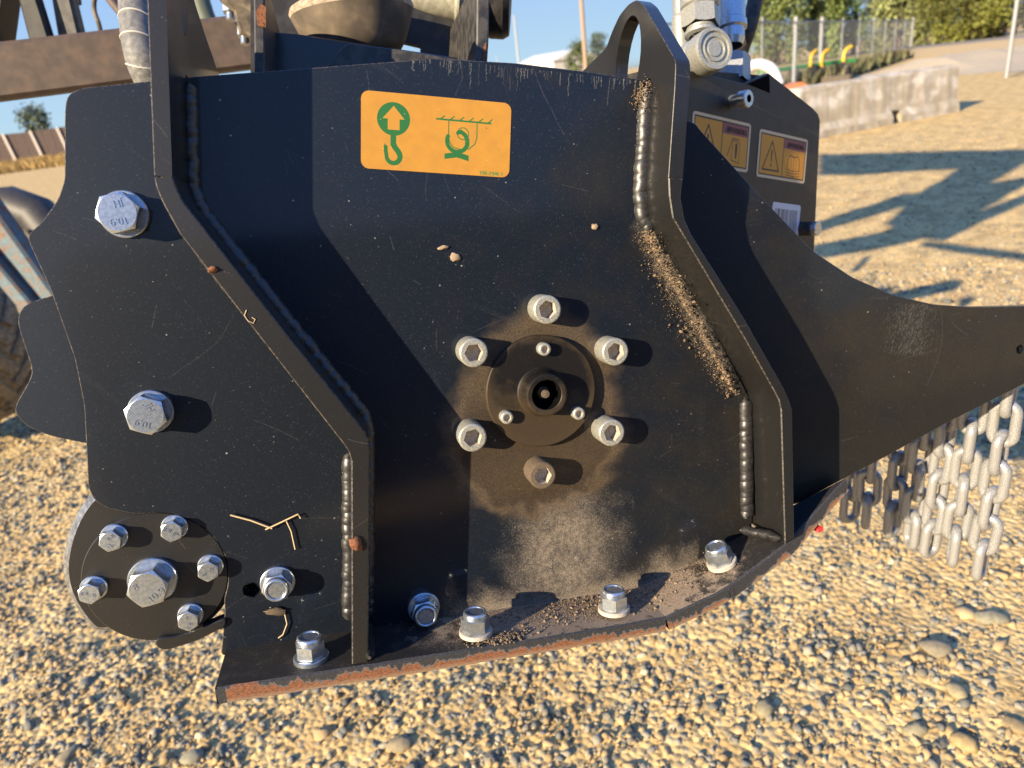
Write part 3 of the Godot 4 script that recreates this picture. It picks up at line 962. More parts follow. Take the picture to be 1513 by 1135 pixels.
func make_ribs() -> void:
	# bent flat bars standing on the plate
	var left := PackedVector2Array([Vector2(-0.1071, 0.0468), Vector2(-0.1062, 0.0418), Vector2(-0.1042, 0.0356), Vector2(-0.1018, 0.0302), Vector2(-0.094, 0.0146), Vector2(-0.062, -0.0297), Vector2(0.0031, -0.1187), Vector2(0.0066, -0.1244), Vector2(0.0084, -0.131)])
	left.append_array(PackedVector2Array([Vector2(0.0092, -0.2790), Vector2(0.0205, -0.2780)]))
	left.append_array(PackedVector2Array([Vector2(0.0204, -0.1247), Vector2(0.0195, -0.1162), Vector2(0.0172, -0.1106), Vector2(-0.0398, -0.0356), Vector2(-0.0915, 0.034), Vector2(-0.095, 0.0421), Vector2(-0.097, 0.0491)]))
	var s := st()
	var e := st()
	prism(s, left, 0.0004, 0.050, 0.0008, Transform3D.IDENTITY, [], e)
	var rib := build("left_rib", s, M.paint, head)
	build("worn_edge", e, M.edge, rib)
	var right := PackedVector2Array([Vector2(0.2277, 0.0695), Vector2(0.2293, 0.0565), Vector2(0.2331, 0.0416), Vector2(0.299, -0.044), Vector2(0.3295, -0.0858), Vector2(0.3338, -0.0922), Vector2(0.3364, -0.0997), Vector2(0.3522, -0.2112), Vector2(0.3604, -0.2059), Vector2(0.3466, -0.0998), Vector2(0.3426, -0.0912), Vector2(0.3368, -0.082), Vector2(0.2975, -0.0292), Vector2(0.2489, 0.0305), Vector2(0.2427, 0.0407), Vector2(0.2382, 0.0561), Vector2(0.2388, 0.0693)])
	s = st()
	e = st()
	prism(s, right, -0.018, 0.044, 0.0008, Transform3D.IDENTITY, [], e)
	rib = build("right_rib", s, M.paint, head)
	build("worn_edge", e, M.edge, rib)
	# lifting lugs: plates that look along the head's x, with an oval eye
	var turn := Basis(Vector3(0, 0, 1), Vector3(0, 1, 0), Vector3(-1, 0, 0))
	var seam := 0.047962
	var lug := PackedVector2Array([Vector2(0.0498, seam)])
	lug.append_array(softened(PackedVector2Array([Vector2(0.0498, 0.140), Vector2(0.0498, 0.176), Vector2(0.040, 0.206), Vector2(0.018, 0.218), Vector2(-0.004, 0.214), Vector2(-0.024, 0.196), Vector2(-0.038, 0.176), Vector2(-0.082, 0.1647), Vector2(-0.139, 0.1528), Vector2(-0.22, 0.138)]), 0.005, 3, true))
	lug.append_array(PackedVector2Array([Vector2(-0.22, 0.04), Vector2(-0.0125, 0.04), Vector2(-0.0125, 0.1185), Vector2(0.0003, 0.1185), Vector2(0.0003, seam)]))
	var eye := PackedVector2Array()
	for i in 25: eye.append(Vector2(-0.002 + 0.0140 * cos(TAU * i / 25), 0.169 + 0.0270 * sin(TAU * i / 25)))
	s = st()
	e = st()
	prism(s, lug, 0.0970, 0.1071, 0.0007, Transform3D(turn, Vector3.ZERO), [eye], e)
	rib = build("left_lifting_lug", s, M.paint, head)
	build("worn_edge", e, M.edge, rib)
	seam = 0.069511
	lug = PackedVector2Array([Vector2(0.0437, seam)])
	lug.append_array(softened(PackedVector2Array([Vector2(0.0437, 0.130), Vector2(0.0425, 0.1480), Vector2(-0.021, 0.2045), Vector2(-0.0367, 0.2140), Vector2(-0.0537, 0.2161), Vector2(-0.0722, 0.2137), Vector2(-0.0880, 0.2056), Vector2(-0.1007, 0.1955), Vector2(-0.1638, 0.1917), Vector2(-0.24, 0.188)]), 0.005, 3, true))
	lug.append_array(PackedVector2Array([Vector2(-0.24, 0.08), Vector2(-0.0125, 0.08), Vector2(-0.0125, 0.1470), Vector2(0.0003, 0.1470), Vector2(0.0003, seam)]))
	eye = PackedVector2Array()
	for i in 25: eye.append(Vector2(-0.048 + 0.0262 * cos(TAU * i / 25), 0.1715 + 0.0335 * sin(TAU * i / 25)))
	s = st()
	e = st()
	prism(s, lug, -0.2388, -0.2277, 0.0004, Transform3D(turn, Vector3.ZERO), [eye], e)
	rib = build("right_lifting_lug", s, M.paint, head)
	build("worn_edge", e, M.edge, rib)
	# weld beads
	build("weld_bead", weld([Vector3(0.0078, -0.138, -0.0010), Vector3(0.0083, -0.20, -0.0010), Vector3(0.0083, -0.272, -0.0010)], 0.0066, 1, 0.35), M.weld, head)
	build("weld_bead", weld([Vector3(-0.0915, 0.006, -0.001), Vector3(-0.0605, -0.034, -0.001), Vector3(0.000, -0.116, -0.001)], 0.0058, 2, 0.5), M.dull, head)
	build("weld_bead", weld([Vector3(-0.0955, 0.114, -0.0020), Vector3(-0.0955, 0.048, -0.0020), Vector3(-0.0905, 0.033, -0.0020), Vector3(-0.0395, -0.035, -0.0020), Vector3(0.0175, -0.109, -0.0020), Vector3(0.0212, -0.125, -0.0020), Vector3(0.0215, -0.272, -0.0020)], 0.0066, 3, 0.25), M.weld, head)
	build("weld_bead", weld([Vector3(0.2262, 0.141, -0.0015), Vector3(0.2265, 0.06, -0.0015), Vector3(0.2300, 0.046, -0.0015), Vector3(0.236, 0.033, -0.0015)], 0.0080, 4, 0.45), M.weld, head)
	build("weld_bead", weld([Vector3(0.3325, -0.098, -0.0010), Vector3(0.3378, -0.15, -0.0010), Vector3(0.3440, -0.206, -0.0010)], 0.0070, 5, 0.35), M.weld, head)
	build("weld_bead", weld([Vector3(0.336, -0.2125, 0.004), Vector3(0.3475, -0.2085, 0.03), Vector3(0.350, -0.2075, 0.042)], 0.0045, 6), M.weld, head)
	build("weld_bead", weld([Vector3(0.0215, -0.2720, 0.006), Vector3(0.0215, -0.2730, 0.055)], 0.0040, 7), M.weld, head)

func make_flange() -> void:
	var us := []
	var u := -0.0815
	while u < 0.436:
		us.append(u)
		u += 0.004
	us.append(0.438)
	var top := st()
	var side := st()
	var under := st()
	var thick := 0.0122
	var f := noise(9.0, 44)
	var lip := func(x: float) -> float: return 0.0006 * f.get_noise_1d(x * 9.0)
	for i in us.size() - 1:
		var a: float = us[i]
		var b: float = us[i + 1]
		var ya := flange_top(a)
		var yb := flange_top(b)
		var za: float = flange_front(a) + lip.call(a)
		var zb: float = flange_front(b) + lip.call(b)
		var n := Vector3(ya - yb, b - a, 0).normalized()
		var sag := -n * 0.0011
		# top, a small rounded lip, the front with a ragged rusty lower half, and the underside
		flat(top, [Vector3(a, ya, 0.0), Vector3(b, yb, 0.0), Vector3(b, yb, zb - 0.0016), Vector3(a, ya, za - 0.0016)], n, [Vector2(a, 0.0), Vector2(b, 0.0), Vector2(b, zb), Vector2(a, za)])
		var uva := (a + 0.0815) / 0.26
		var uvb := (b + 0.0815) / 0.26
		var nn := (n + Vector3(0, 0, 1)).normalized()
		quad(side, [Vector3(a, ya, za - 0.0016), Vector3(b, yb, zb - 0.0016), Vector3(b, yb, zb) + sag, Vector3(a, ya, za) + sag], [nn, nn, nn, nn], [Vector2(uva, 0), Vector2(uvb, 0), Vector2(uvb, 0.1), Vector2(uva, 0.1)])
		var d := -n * thick
		var ca := 0.0006 * f.get_noise_1d(a * 30.0)
		var cb := 0.0006 * f.get_noise_1d(b * 30.0)
		var zf := Vector3(0, 0, 1)
		quad(side, [Vector3(a, ya, za) + sag, Vector3(b, yb, zb) + sag, Vector3(b, yb, zb - 0.0008 + cb) + d, Vector3(a, ya, za - 0.0008 + ca) + d], [zf, zf, zf, zf], [Vector2(uva, 0.1), Vector2(uvb, 0.1), Vector2(uvb, 1), Vector2(uva, 1)])
		flat(under, [Vector3(a, ya, -0.012) + d, Vector3(b, yb, -0.012) + d, Vector3(b, yb, zb - 0.0008) + d, Vector3(a, ya, za - 0.0008) + d], -n)
	var n0 := Vector3(-0.1, 1, 0).normalized()
	var c0 := Vector3(-0.0815, flange_top(-0.0815), 0)
	var z0 := flange_front(-0.0815)
	flat(under, [c0, c0 + Vector3(0, 0, z0), c0 + Vector3(0, 0, z0) - n0 * thick, c0 - n0 * thick], Vector3(-1, 0, 0))
	# paint with dust on top
	var w := 1040
	var h := 130
	var im := Image.create(w, h, false, Image.FORMAT_RGB8)
	im.fill(lin(0.009, 0.009, 0.0095))
	var r := RandomNumberGenerator.new()
	r.seed = 9
	var g := noise(0.03, 45)
	for y in h:
		for x in w:
			var uu := -0.09 + 0.54 * x / w
			var zz := 0.065 * y / h
			var n := g.get_noise_2d(x, y)
			var k := smoothstep(0.02, 0.12, uu + 0.05 * n) * smoothstep(0.34, 0.26, uu + 0.05 * n)
			k *= smoothstep(0.062, 0.034, zz + 0.02 * n - 0.012 * smoothstep(0.08, 0.16, uu))
			k = maxf(k * 1.15, 0.14 + 0.3 * n)
			if r.randf() < k:
				var v := r.randf_range(0.45, 1.0) * clampf(k * 1.2, 0.15, 1.0)
				im.set_pixel(x, y, lin(0.32 * v, 0.25 * v, 0.18 * v))
	var m := StandardMaterial3D.new()
	m.albedo_texture = ImageTexture.create_from_image(im)
	m.roughness = 0.7
	m.uv1_scale = Vector3(1.0 / 0.54, 1.0 / 0.065, 1)
	m.uv1_offset = Vector3(0.09 / 0.54, 0, 0)
	var fl := build("skid_flange", top, m, head)
	build("underside", under, M.rust, fl)
	# chipped paint over rust along the front edge
	w = 1600
	h = 80
	im = Image.create(w, h, false, Image.FORMAT_RGB8)
	var chip := noise(0.012, 46, FastNoiseLite.TYPE_SIMPLEX, 5)
	var tone := noise(0.05, 47)
	for x in w:
		var uu := -0.0815 + 0.52 * x / w
		var line := 0.50 + 0.30 * chip.get_noise_1d(x) + 0.22 * chip.get_noise_1d(x * 5.0)
		line -= 0.5 * smoothstep(-0.02, -0.07, uu)
		line += 0.18 * smoothstep(0.15, 0.26, uu)
		if uu < -0.075: line = 1.2
		if uu > 0.27: line = 0.86 + 0.5 * chip.get_noise_1d(x)
		for y in h:
			var v := float(y) / h + 0.10 * tone.get_noise_2d(x, y * 2.0)
			var n := tone.get_noise_2d(x * 2.0, y * 2.0)
			var c: Color
			if v > line:
				c = Color(0.21, 0.075, 0.028).lerp(Color(0.085, 0.042, 0.024), clampf(0.5 + 1.4 * n, 0, 1))
				c = c.lerp(Color(0.20, 0.15, 0.10), smoothstep(0.65, 1.0, v) * 0.7)
			elif v > line - 0.10: c = Color(0.09, 0.085, 0.085)
			else:
				c = Color(0.016, 0.017, 0.02) * (1.0 + 1.5 * maxf(n, 0.0))
				if r.randf() < 0.05: c = Color(0.10, 0.09, 0.08)
			im.set_pixel(x, y, c.linear_to_srgb())
	m = StandardMaterial3D.new()
	m.albedo_texture = ImageTexture.create_from_image(im)
	m.roughness = 0.6
	m.uv1_scale = Vector3(0.5, 1, 1)
	build("rusty_front_edge", side, m, fl)
	# a dab of red paint and the stiffening bar under the tapered end
	s_dab(fl)

func s_dab(parent: Node3D) -> void:
	var s := st()
	var at := Vector2(0.3989, -0.2079)
	prism(s, PackedVector2Array([at + Vector2(-0.004, -0.0016), at + Vector2(-0.001, -0.0026), at + Vector2(0.0024, 0.000), at + Vector2(0.002, 0.0022), at + Vector2(0.000, 0.002), at + Vector2(-0.003, 0.0004)]), 0.0, 0.0260, 0.0005)
	build("red_paint_dab", s, mat(Color(0.72, 0.03, 0.03), 0.4), parent)

func make_hub() -> void:
	var o := base("hub_cover", Vector3(HUB.x + 0.0005, HUB.y, 0), head)
	var s := st()
	lathe(s, [Vector2(0.0436, 0.0), Vector2(0.0436, 0.0062), Vector2(0.0428, 0.0070), Vector2(0.0195, 0.0070), Vector2(0.0185, 0.0080), Vector2(0.0172, 0.0105), Vector2(0.0163, 0.0200), Vector2(0.0157, 0.0214), Vector2(0.0146, 0.0218), Vector2(0.0120, 0.0216), Vector2(0.0114, 0.0210)], 72)
	var m := make_cover_material()
	build("cover_disc", s, m, o)
	s = st()
	lathe(s, [Vector2(0.0114, 0.0210), Vector2(0.0114, 0.006), Vector2(0.0, 0.006)], 36)
	build("bore", s, M.hole, o)
	s = st()
	hexagon(s, 0.0085, 0.0062, 0.0120)
	lathe(s, [Vector2(0.0026, 0.0120), Vector2(0.0023, 0.0150), Vector2(0.0032, 0.0160), Vector2(0.0030, 0.0178), Vector2(0.0, 0.0184)], 16)
	build("grease_nipple", s, M.caked, o)
	for i in 6:
		var t := deg_to_rad(91.0 + 60.0 * i)
		var p := HUB + Vector2(cos(t), sin(t)) * 0.0636
		cap_screw("cap_screw", Vector3(p.x, p.y, 0.0), 0.0107, 0.0185, 0.0122, M.caked if i == 3 else M.zinc_pale)
	for t3 in [91.0, 214.0, -29.0]:
		var p := HUB + Vector2(cos(deg_to_rad(t3)), sin(deg_to_rad(t3))) * 0.0335
		cap_screw("small_cap_screw", Vector3(p.x, p.y, 0.0070), 0.0050, 0.0075, 0.0054, M.zinc_pale)

func make_cover_material() -> StandardMaterial3D:
	# oily dust: thin above, caked below the bore
	var n := 320
	var im := Image.create(n, n, false, Image.FORMAT_RGB8)
	var r := RandomNumberGenerator.new()
	r.seed = 19
	var f := noise(0.02, 61)
	for y in n:
		for x in n:
			var p := Vector2(x - n / 2.0, n / 2.0 - y) / (n * 0.5)
			var q := 0.35 * f.get_noise_2d(x, y)
			var k := clampf(smoothstep(0.35, -0.45, p.y + q) * 0.9 + smoothstep(0.80, 1.0, p.length() + q * 0.3) * 0.7, 0.06, 1.0) * r.randf_range(0.6, 1.0)
			var c := Color(0.004, 0.004, 0.0045).lerp(Color(0.048, 0.034, 0.019), k)
			if r.randf() < 0.004: c = Color(0.10, 0.085, 0.065)
			im.set_pixel(x, y, c.linear_to_srgb())
	var m := StandardMaterial3D.new()
	m.albedo_texture = ImageTexture.create_from_image(im)
	m.roughness = 0.5
	m.metallic_specular = 0.35
	m.uv1_scale = Vector3(1.0 / 0.09, -1.0 / 0.09, 1.0)
	m.uv1_offset = Vector3(0.5, 0.5, 0.0)
	return m

func make_roller() -> void:
	var o := base("roller_bearing_cover", Vector3.ZERO, head)
	var c := Vector3(-0.1275, -0.2275, 0)
	var s := st()
	lathe(s, [Vector2(0.0488, -0.010), Vector2(0.0488, -0.0026), Vector2(0.0480, -0.0018), Vector2(0.0, -0.0018)], 80, Transform3D(Basis.IDENTITY, c))
	build("bearing_disc", s, M.paint, o)
	s = st()
	lathe(s, [Vector2(0.0505, -0.030), Vector2(0.0522, -0.028), Vector2(0.0522, -0.0095), Vector2(0.0515, -0.0088), Vector2(0.0, -0.0088)], 80, Transform3D(Basis.IDENTITY, c))
	build("lower_ring", s, M.dull, o)
	s = st()
	var e := st()
	prism(s, softened(PackedVector2Array([Vector2(-0.1609, -0.1603), Vector2(-0.1706, -0.1673), Vector2(-0.1798, -0.1817), Vector2(-0.1862, -0.1987), Vector2(-0.1897, -0.2159), Vector2(-0.1892, -0.2311), Vector2(-0.1853, -0.2456), Vector2(-0.1786, -0.259), Vector2(-0.1717, -0.2689), Vector2(-0.1651, -0.27), Vector2(-0.1437, -0.2682), Vector2(-0.1159, -0.2546), Vector2(-0.0963, -0.2139), Vector2(-0.1221, -0.1717)]), 0.008, 4), -0.0160, -0.0060, 0.0048, Transform3D.IDENTITY, [], e)
	var cr := build("crescent_plate", s, M.paint, o)
	build("rounded_edge", e, M.sky_glint_rim, cr)
	s = st()
	prism(s, softened(PackedVector2Array([Vector2(-0.1292, -0.2742), Vector2(-0.1276, -0.2796), Vector2(-0.1218, -0.2822), Vector2(-0.1011, -0.2767), Vector2(-0.0804, -0.2668), Vector2(-0.0803, -0.2599), Vector2(-0.0962, -0.266), Vector2(-0.1138, -0.2719), Vector2(-0.1255, -0.2719)]), 0.004, 4), -0.006, 0.003, 0.0008)
	build("curved_tab", s, M.paint, o)
	s = st()
	lathe(s, [Vector2(0.0, -0.0085), Vector2(0.045, -0.0085), Vector2(0.045, -0.62), Vector2(0.0, -0.62)], 40, Transform3D(Basis.IDENTITY, c))
	build("roller", s, M.dull, o)
	var heads := [[Vector3(-0.153, -0.1948, -0.0018), Vector3(-0.1515, -0.1952, 0.009), "8.8", "A2"], [Vector3(-0.1138, -0.1898, -0.0018), Vector3(-0.113, -0.1893, 0.009), "8.8", "10"], [Vector3(-0.0907, -0.2209, -0.0018), Vector3(-0.0896, -0.2189, 0.009), "8", "H"], [Vector3(-0.1051, -0.2576, -0.0018), Vector3(-0.1041, -0.2549, 0.009), "8.8", "8"], [Vector3(-0.1678, -0.2322, -0.0018), Vector3(-0.1669, -0.2312, 0.009), "8", "8.8"]]
	var turn := 0.3
	for hd in heads:
		hex_bolt("cover_bolt", hd[0], 0.0133, 0.0112, 0.0090, 0.0024, turn, [[hd[2], 0.0028, Vector2(0.0012, 0.0030), turn], [hd[3], 0.0026, Vector2(-0.001, -0.0030), PI - turn]], o)
		turn += 1.13
	hex_bolt("centre_bolt", Vector3(-0.1293, -0.2284, -0.0018), 0.0242, 0.0178, 0.0166, 0.0038, 0.25, [["10.9", 0.0050, Vector2(0.0040, -0.0055), 0.45], ["8", 0.0046, Vector2(-0.0065, 0.0042), 0.2]], o)
	s = st()
	tube(s, Array(ring2(Vector2.ZERO, 0.0024, 14)).map(func(v: Vector2) -> Vector3: return Vector3(v.x, v.y, 0)), 0.0004, 6, false, true)

func make_fasteners() -> void:
	hex_bolt("flange_bolt", Vector3(-0.1365, 0.0268, 0.0005), 0.0236, 0.0178, 0.0152, 0.0034, 0.30, [["JH", 0.0046, Vector2(0.0022, 0.0052), PI - 0.05], ["10.9", 0.0042, Vector2(-0.0008, -0.0055), -0.12 + PI]])
	hex_bolt("flange_bolt", Vector3(-0.1255, -0.1051, 0.0005), 0.0236, 0.0165, 0.0148, 0.0034, 0.75, [["JH", 0.0046, Vector2(0.0058, 0.0022), -PI / 2 - 0.35], ["10.9", 0.0042, Vector2(-0.0050, -0.0030), PI / 2 + 0.5]])
	lock_nut("lock_nut", Vector3(-0.0439, -0.2356, 0.0005), Vector3(0, 0, 1), 0.0190, 0.0158, 0.2)
	lock_nut("lock_nut", Vector3(0.065, -0.2639, 0.0005), Vector3(0, 0, 1), 0.0190, 0.0175, 0.5)
	var spots := [Vector3(-0.019, -0.2814, 0.0323), Vector3(0.1005, -0.2701, 0.0358), Vector3(0.211, -0.2608, 0.0349), Vector3(0.309, -0.2326, 0.0241)]
	var k := 0
	for p: Vector3 in spots:
		var d := (flange_top(p.x + 0.01) - flange_top(p.x - 0.01)) / 0.02
		lock_nut("flange_nut", p, Vector3(-d, 1, 0), 0.0190, 0.0178, 0.4 + k * 0.7, k >= 1)
		k += 1

func fill_poly(im: Image, pts: PackedVector2Array, c: Color) -> void:
	var y0 := 1e9
	var y1 := -1e9
	for p in pts:
		y0 = minf(y0, p.y)
		y1 = maxf(y1, p.y)
	for y in range(maxi(int(y0), 0), mini(int(y1) + 1, im.get_height())):
		var xs := []
		var n := pts.size()
		for i in n:
			var a := pts[i]
			var b := pts[(i + 1) % n]
			if (a.y <= y + 0.5) != (b.y <= y + 0.5): xs.append(a.x + (y + 0.5 - a.y) / (b.y - a.y) * (b.x - a.x))
		xs.sort()
		for i in range(0, xs.size() - 1, 2):
			var xa := clampi(int(round(xs[i])), 0, im.get_width())
			var xb := clampi(int(round(xs[i + 1])), 0, im.get_width())
			if xb > xa: im.fill_rect(Rect2i(xa, y, xb - xa, 1), c)

func scaled(pts: Array, k: float) -> PackedVector2Array:
	var o := PackedVector2Array()
	for p: Vector2 in pts: o.append(p * k)
	return o

func stroke(im: Image, pts: Array, w0: float, w1: float, k: float, c: Color) -> void:
	for i in pts.size() - 1:
		var a: Vector2 = pts[i]
		var b: Vector2 = pts[i + 1]
		var n := maxi(int(a.distance_to(b) * k / 2.0), 1)
		for q in n + 1:
			var t := (i + float(q) / n) / (pts.size() - 1)
			fill_poly(im, ring2(a.lerp(b, float(q) / n) * k, lerpf(w0, w1, t) * k / 2.0, 14), c)

func arc(c: Vector2, r: float, a: float, b: float, n := 20) -> Array:
	var o := []
	for i in n + 1: o.append(c + Vector2(cos(deg_to_rad(lerpf(a, b, float(i) / n))), sin(deg_to_rad(lerpf(a, b, float(i) / n)))) * r)
	return o

func print_mat(im: Image, rough := 0.4) -> StandardMaterial3D:
	im.resize(im.get_width() / 2, im.get_height() / 2, Image.INTERPOLATE_BILINEAR)
	var m := StandardMaterial3D.new()
	m.albedo_texture = ImageTexture.create_from_image(im)
	m.roughness = rough
	return m

func make_sticker() -> void:
	# the lifting sign: 2 wide, 1 high in print units
	var k := 640.0
	var im := Image.create(1280, 640, false, Image.FORMAT_RGB8)
	var ground := lin(0.375, 0.185, 0.024)
	var ink := lin(0.018, 0.105, 0.024)
	im.fill(ground)
	var f := noise(0.006, 71)
	for y in range(0, 640, 4):
		for x in range(0, 1280, 4):
			var n := 1.0 + 0.10 * f.get_noise_2d(x, y)
			im.fill_rect(Rect2i(x, y, 4, 4), lin(0.375 * n, 0.185 * n, 0.024))
	fill_poly(im, ring2(Vector2(0.42, 0.335) * k, 0.215 * k, 60), ink)
	fill_poly(im, scaled([Vector2(0.42, 0.165), Vector2(0.565, 0.335), Vector2(0.498, 0.335), Vector2(0.498, 0.475), Vector2(0.344, 0.475), Vector2(0.344, 0.335), Vector2(0.275, 0.335)], k), ground)
	fill_poly(im, scaled([Vector2(0.382, 0.53), Vector2(0.456, 0.53), Vector2(0.456, 0.67), Vector2(0.382, 0.68)], k), ink)
	stroke(im, [Vector2(0.42, 0.66), Vector2(0.44, 0.70), Vector2(0.485, 0.755)] + arc(Vector2(0.42, 0.82), 0.088, -35, 165, 24) + [Vector2(0.322, 0.76), Vector2(0.318, 0.70)], 0.076, 0.05, k, ink)
	fill_poly(im, scaled([Vector2(0.295, 0.73), Vector2(0.302, 0.655), Vector2(0.350, 0.72)], k), ink)
	# hatched ceiling, rope and the roller
	fill_poly(im, scaled([Vector2(0.98, 0.275), Vector2(1.73, 0.280), Vector2(1.73, 0.302), Vector2(0.98, 0.297)], k), ink)
	for i in 6:
		var x := 1.03 + i * 0.130
		fill_poly(im, scaled([Vector2(x, 0.280), Vector2(x + 0.025, 0.280), Vector2(x + 0.075, 0.235), Vector2(x + 0.055, 0.235)], k), ink)
	stroke(im, [Vector2(1.15, 0.295), Vector2(1.15, 0.50), Vector2(1.165, 0.58), Vector2(1.215, 0.645), Vector2(1.31, 0.665), Vector2(1.43, 0.650), Vector2(1.51, 0.58), Vector2(1.535, 0.50), Vector2(1.535, 0.30)], 0.013, 0.013, k, ink)
	stroke(im, arc(Vector2(1.27, 0.56), 0.140, 205, 20, 30), 0.052, 0.058, k, ink)
	stroke(im, [Vector2(1.405, 0.60), Vector2(1.405, 0.53), Vector2(1.375, 0.47), Vector2(1.315, 0.43), Vector2(1.275, 0.45)], 0.062, 0.050, k, ink)
	stroke(im, arc(Vector2(1.345, 0.455), 0.078, 0, 360, 40), 0.012, 0.012, k, ink)
	fill_poly(im, scaled([Vector2(1.10, 0.735), Vector2(1.27, 0.700), Vector2(1.43, 0.740), Vector2(1.43, 0.815), Vector2(1.27, 0.775), Vector2(1.10, 0.805)], k), ink)
	# rubbed flecks
	var r := RandomNumberGenerator.new()
	r.seed = 12
	for i in 70:
		im.fill_rect(Rect2i(r.randi_range(10, 1260), r.randi_range(10, 620), r.randi_range(2, 5), r.randi_range(2, 5)), lin(0.30, 0.16, 0.05) if r.randf() < 0.7 else lin(0.8, 0.6, 0.4))
	im.fill_rect(Rect2i(1060, 225, 10, 8), lin(0.10, 0.06, 0.03))
	var m := print_mat(im, 0.42)
	var at := Vector2(0.0683, 0.0929)
	var xf := Transform3D(Basis(Vector3(0, 0, 1), deg_to_rad(0.2)), Vector3(at.x, at.y, 0))
	var s := st()
	prism(s, rounded(0.1064, 0.0520, 0.0055), 0.0, 0.0005, 0.0, Transform3D.IDENTITY, [], null, Rect2(-0.0532, -0.0260, 0.1064, 0.0520))
	var o := build("lifting_sticker", s, m, head, xf)
	lettering("print_number", "198-2946 1", 0.0026, 0.0002, M.green, o, Transform3D(Basis.IDENTITY, Vector3(0.0395, -0.0238, 0.0006)))

func warning_print(second: bool) -> StandardMaterial3D:
	var k := 500.0
	var im := Image.create(1000, 500, false, Image.FORMAT_RGB8)
	im.fill(lin(0.66, 0.50, 0.30))
	var orange := lin(0.62, 0.27, 0.02)
	var ink := lin(0.03, 0.02, 0.012)
	var dark := lin(0.26, 0.06, 0.065)
	fill_poly(im, scaled([Vector2(0.06, 0.06), Vector2(1.94, 0.06), Vector2(1.94, 0.94), Vector2(0.06, 0.94)], k), ink)
	fill_poly(im, scaled([Vector2(0.09, 0.09), Vector2(1.91, 0.09), Vector2(1.91, 0.91), Vector2(0.09, 0.91)], k), orange)
	fill_poly(im, scaled([Vector2(0.985, 0.06), Vector2(1.01, 0.06), Vector2(1.01, 0.94), Vector2(0.985, 0.94)], k), ink)
	fill_poly(im, scaled([Vector2(1.01, 0.09), Vector2(1.91, 0.09), Vector2(1.91, 0.30), Vector2(1.01, 0.30)], k), dark)
	fill_poly(im, scaled([Vector2(1.09, 0.27), Vector2(1.17, 0.12), Vector2(1.25, 0.27)], k), ink)
	# warning triangle with its mark
	stroke(im, [Vector2(0.20, 0.82), Vector2(0.53, 0.20), Vector2(0.86, 0.82), Vector2(0.20, 0.82)], 0.035, 0.035, k, ink)
	stroke(im, [Vector2(0.53, 0.40), Vector2(0.53, 0.62)], 0.055, 0.035, k, ink)
	fill_poly(im, ring2(Vector2(0.53, 0.71) * k, 0.028 * k, 16), ink)
	if second:
		# an open manual
		for y in [0.76, 0.82, 0.88]: stroke(im, [Vector2(1.18, y - 0.02), Vector2(1.46, y), Vector2(1.74, y - 0.02)], 0.014, 0.014, k, ink)
		stroke(im, [Vector2(1.20, 0.74), Vector2(1.22, 0.50), Vector2(1.30, 0.42), Vector2(1.46, 0.46), Vector2(1.62, 0.42), Vector2(1.70, 0.50), Vector2(1.72, 0.74)], 0.022, 0.022, k, ink)
		stroke(im, [Vector2(1.46, 0.46), Vector2(1.46, 0.80)], 0.018, 0.018, k, ink)
		stroke(im, [Vector2(1.36, 0.48), Vector2(1.36, 0.72)], 0.014, 0.014, k, ink)
		stroke(im, [Vector2(1.56, 0.48), Vector2(1.56, 0.72)], 0.014, 0.014, k, ink)
	else:
		# a key in a tilted plate
		stroke(im, [Vector2(1.22, 0.72), Vector2(1.38, 0.36), Vector2(1.60, 0.38)], 0.022, 0.022, k, ink)
		stroke(im, [Vector2(1.40, 0.40), Vector2(1.64, 0.44), Vector2(1.64, 0.84), Vector2(1.36, 0.80), Vector2(1.40, 0.40)], 0.014, 0.014, k, ink)
		stroke(im, [Vector2(1.52, 0.56), Vector2(1.52, 0.74)], 0.085, 0.05, k, ink)
		fill_poly(im, ring2(Vector2(1.52, 0.50) * k, 0.045 * k, 16), ink)
	return print_mat(im, 0.5)

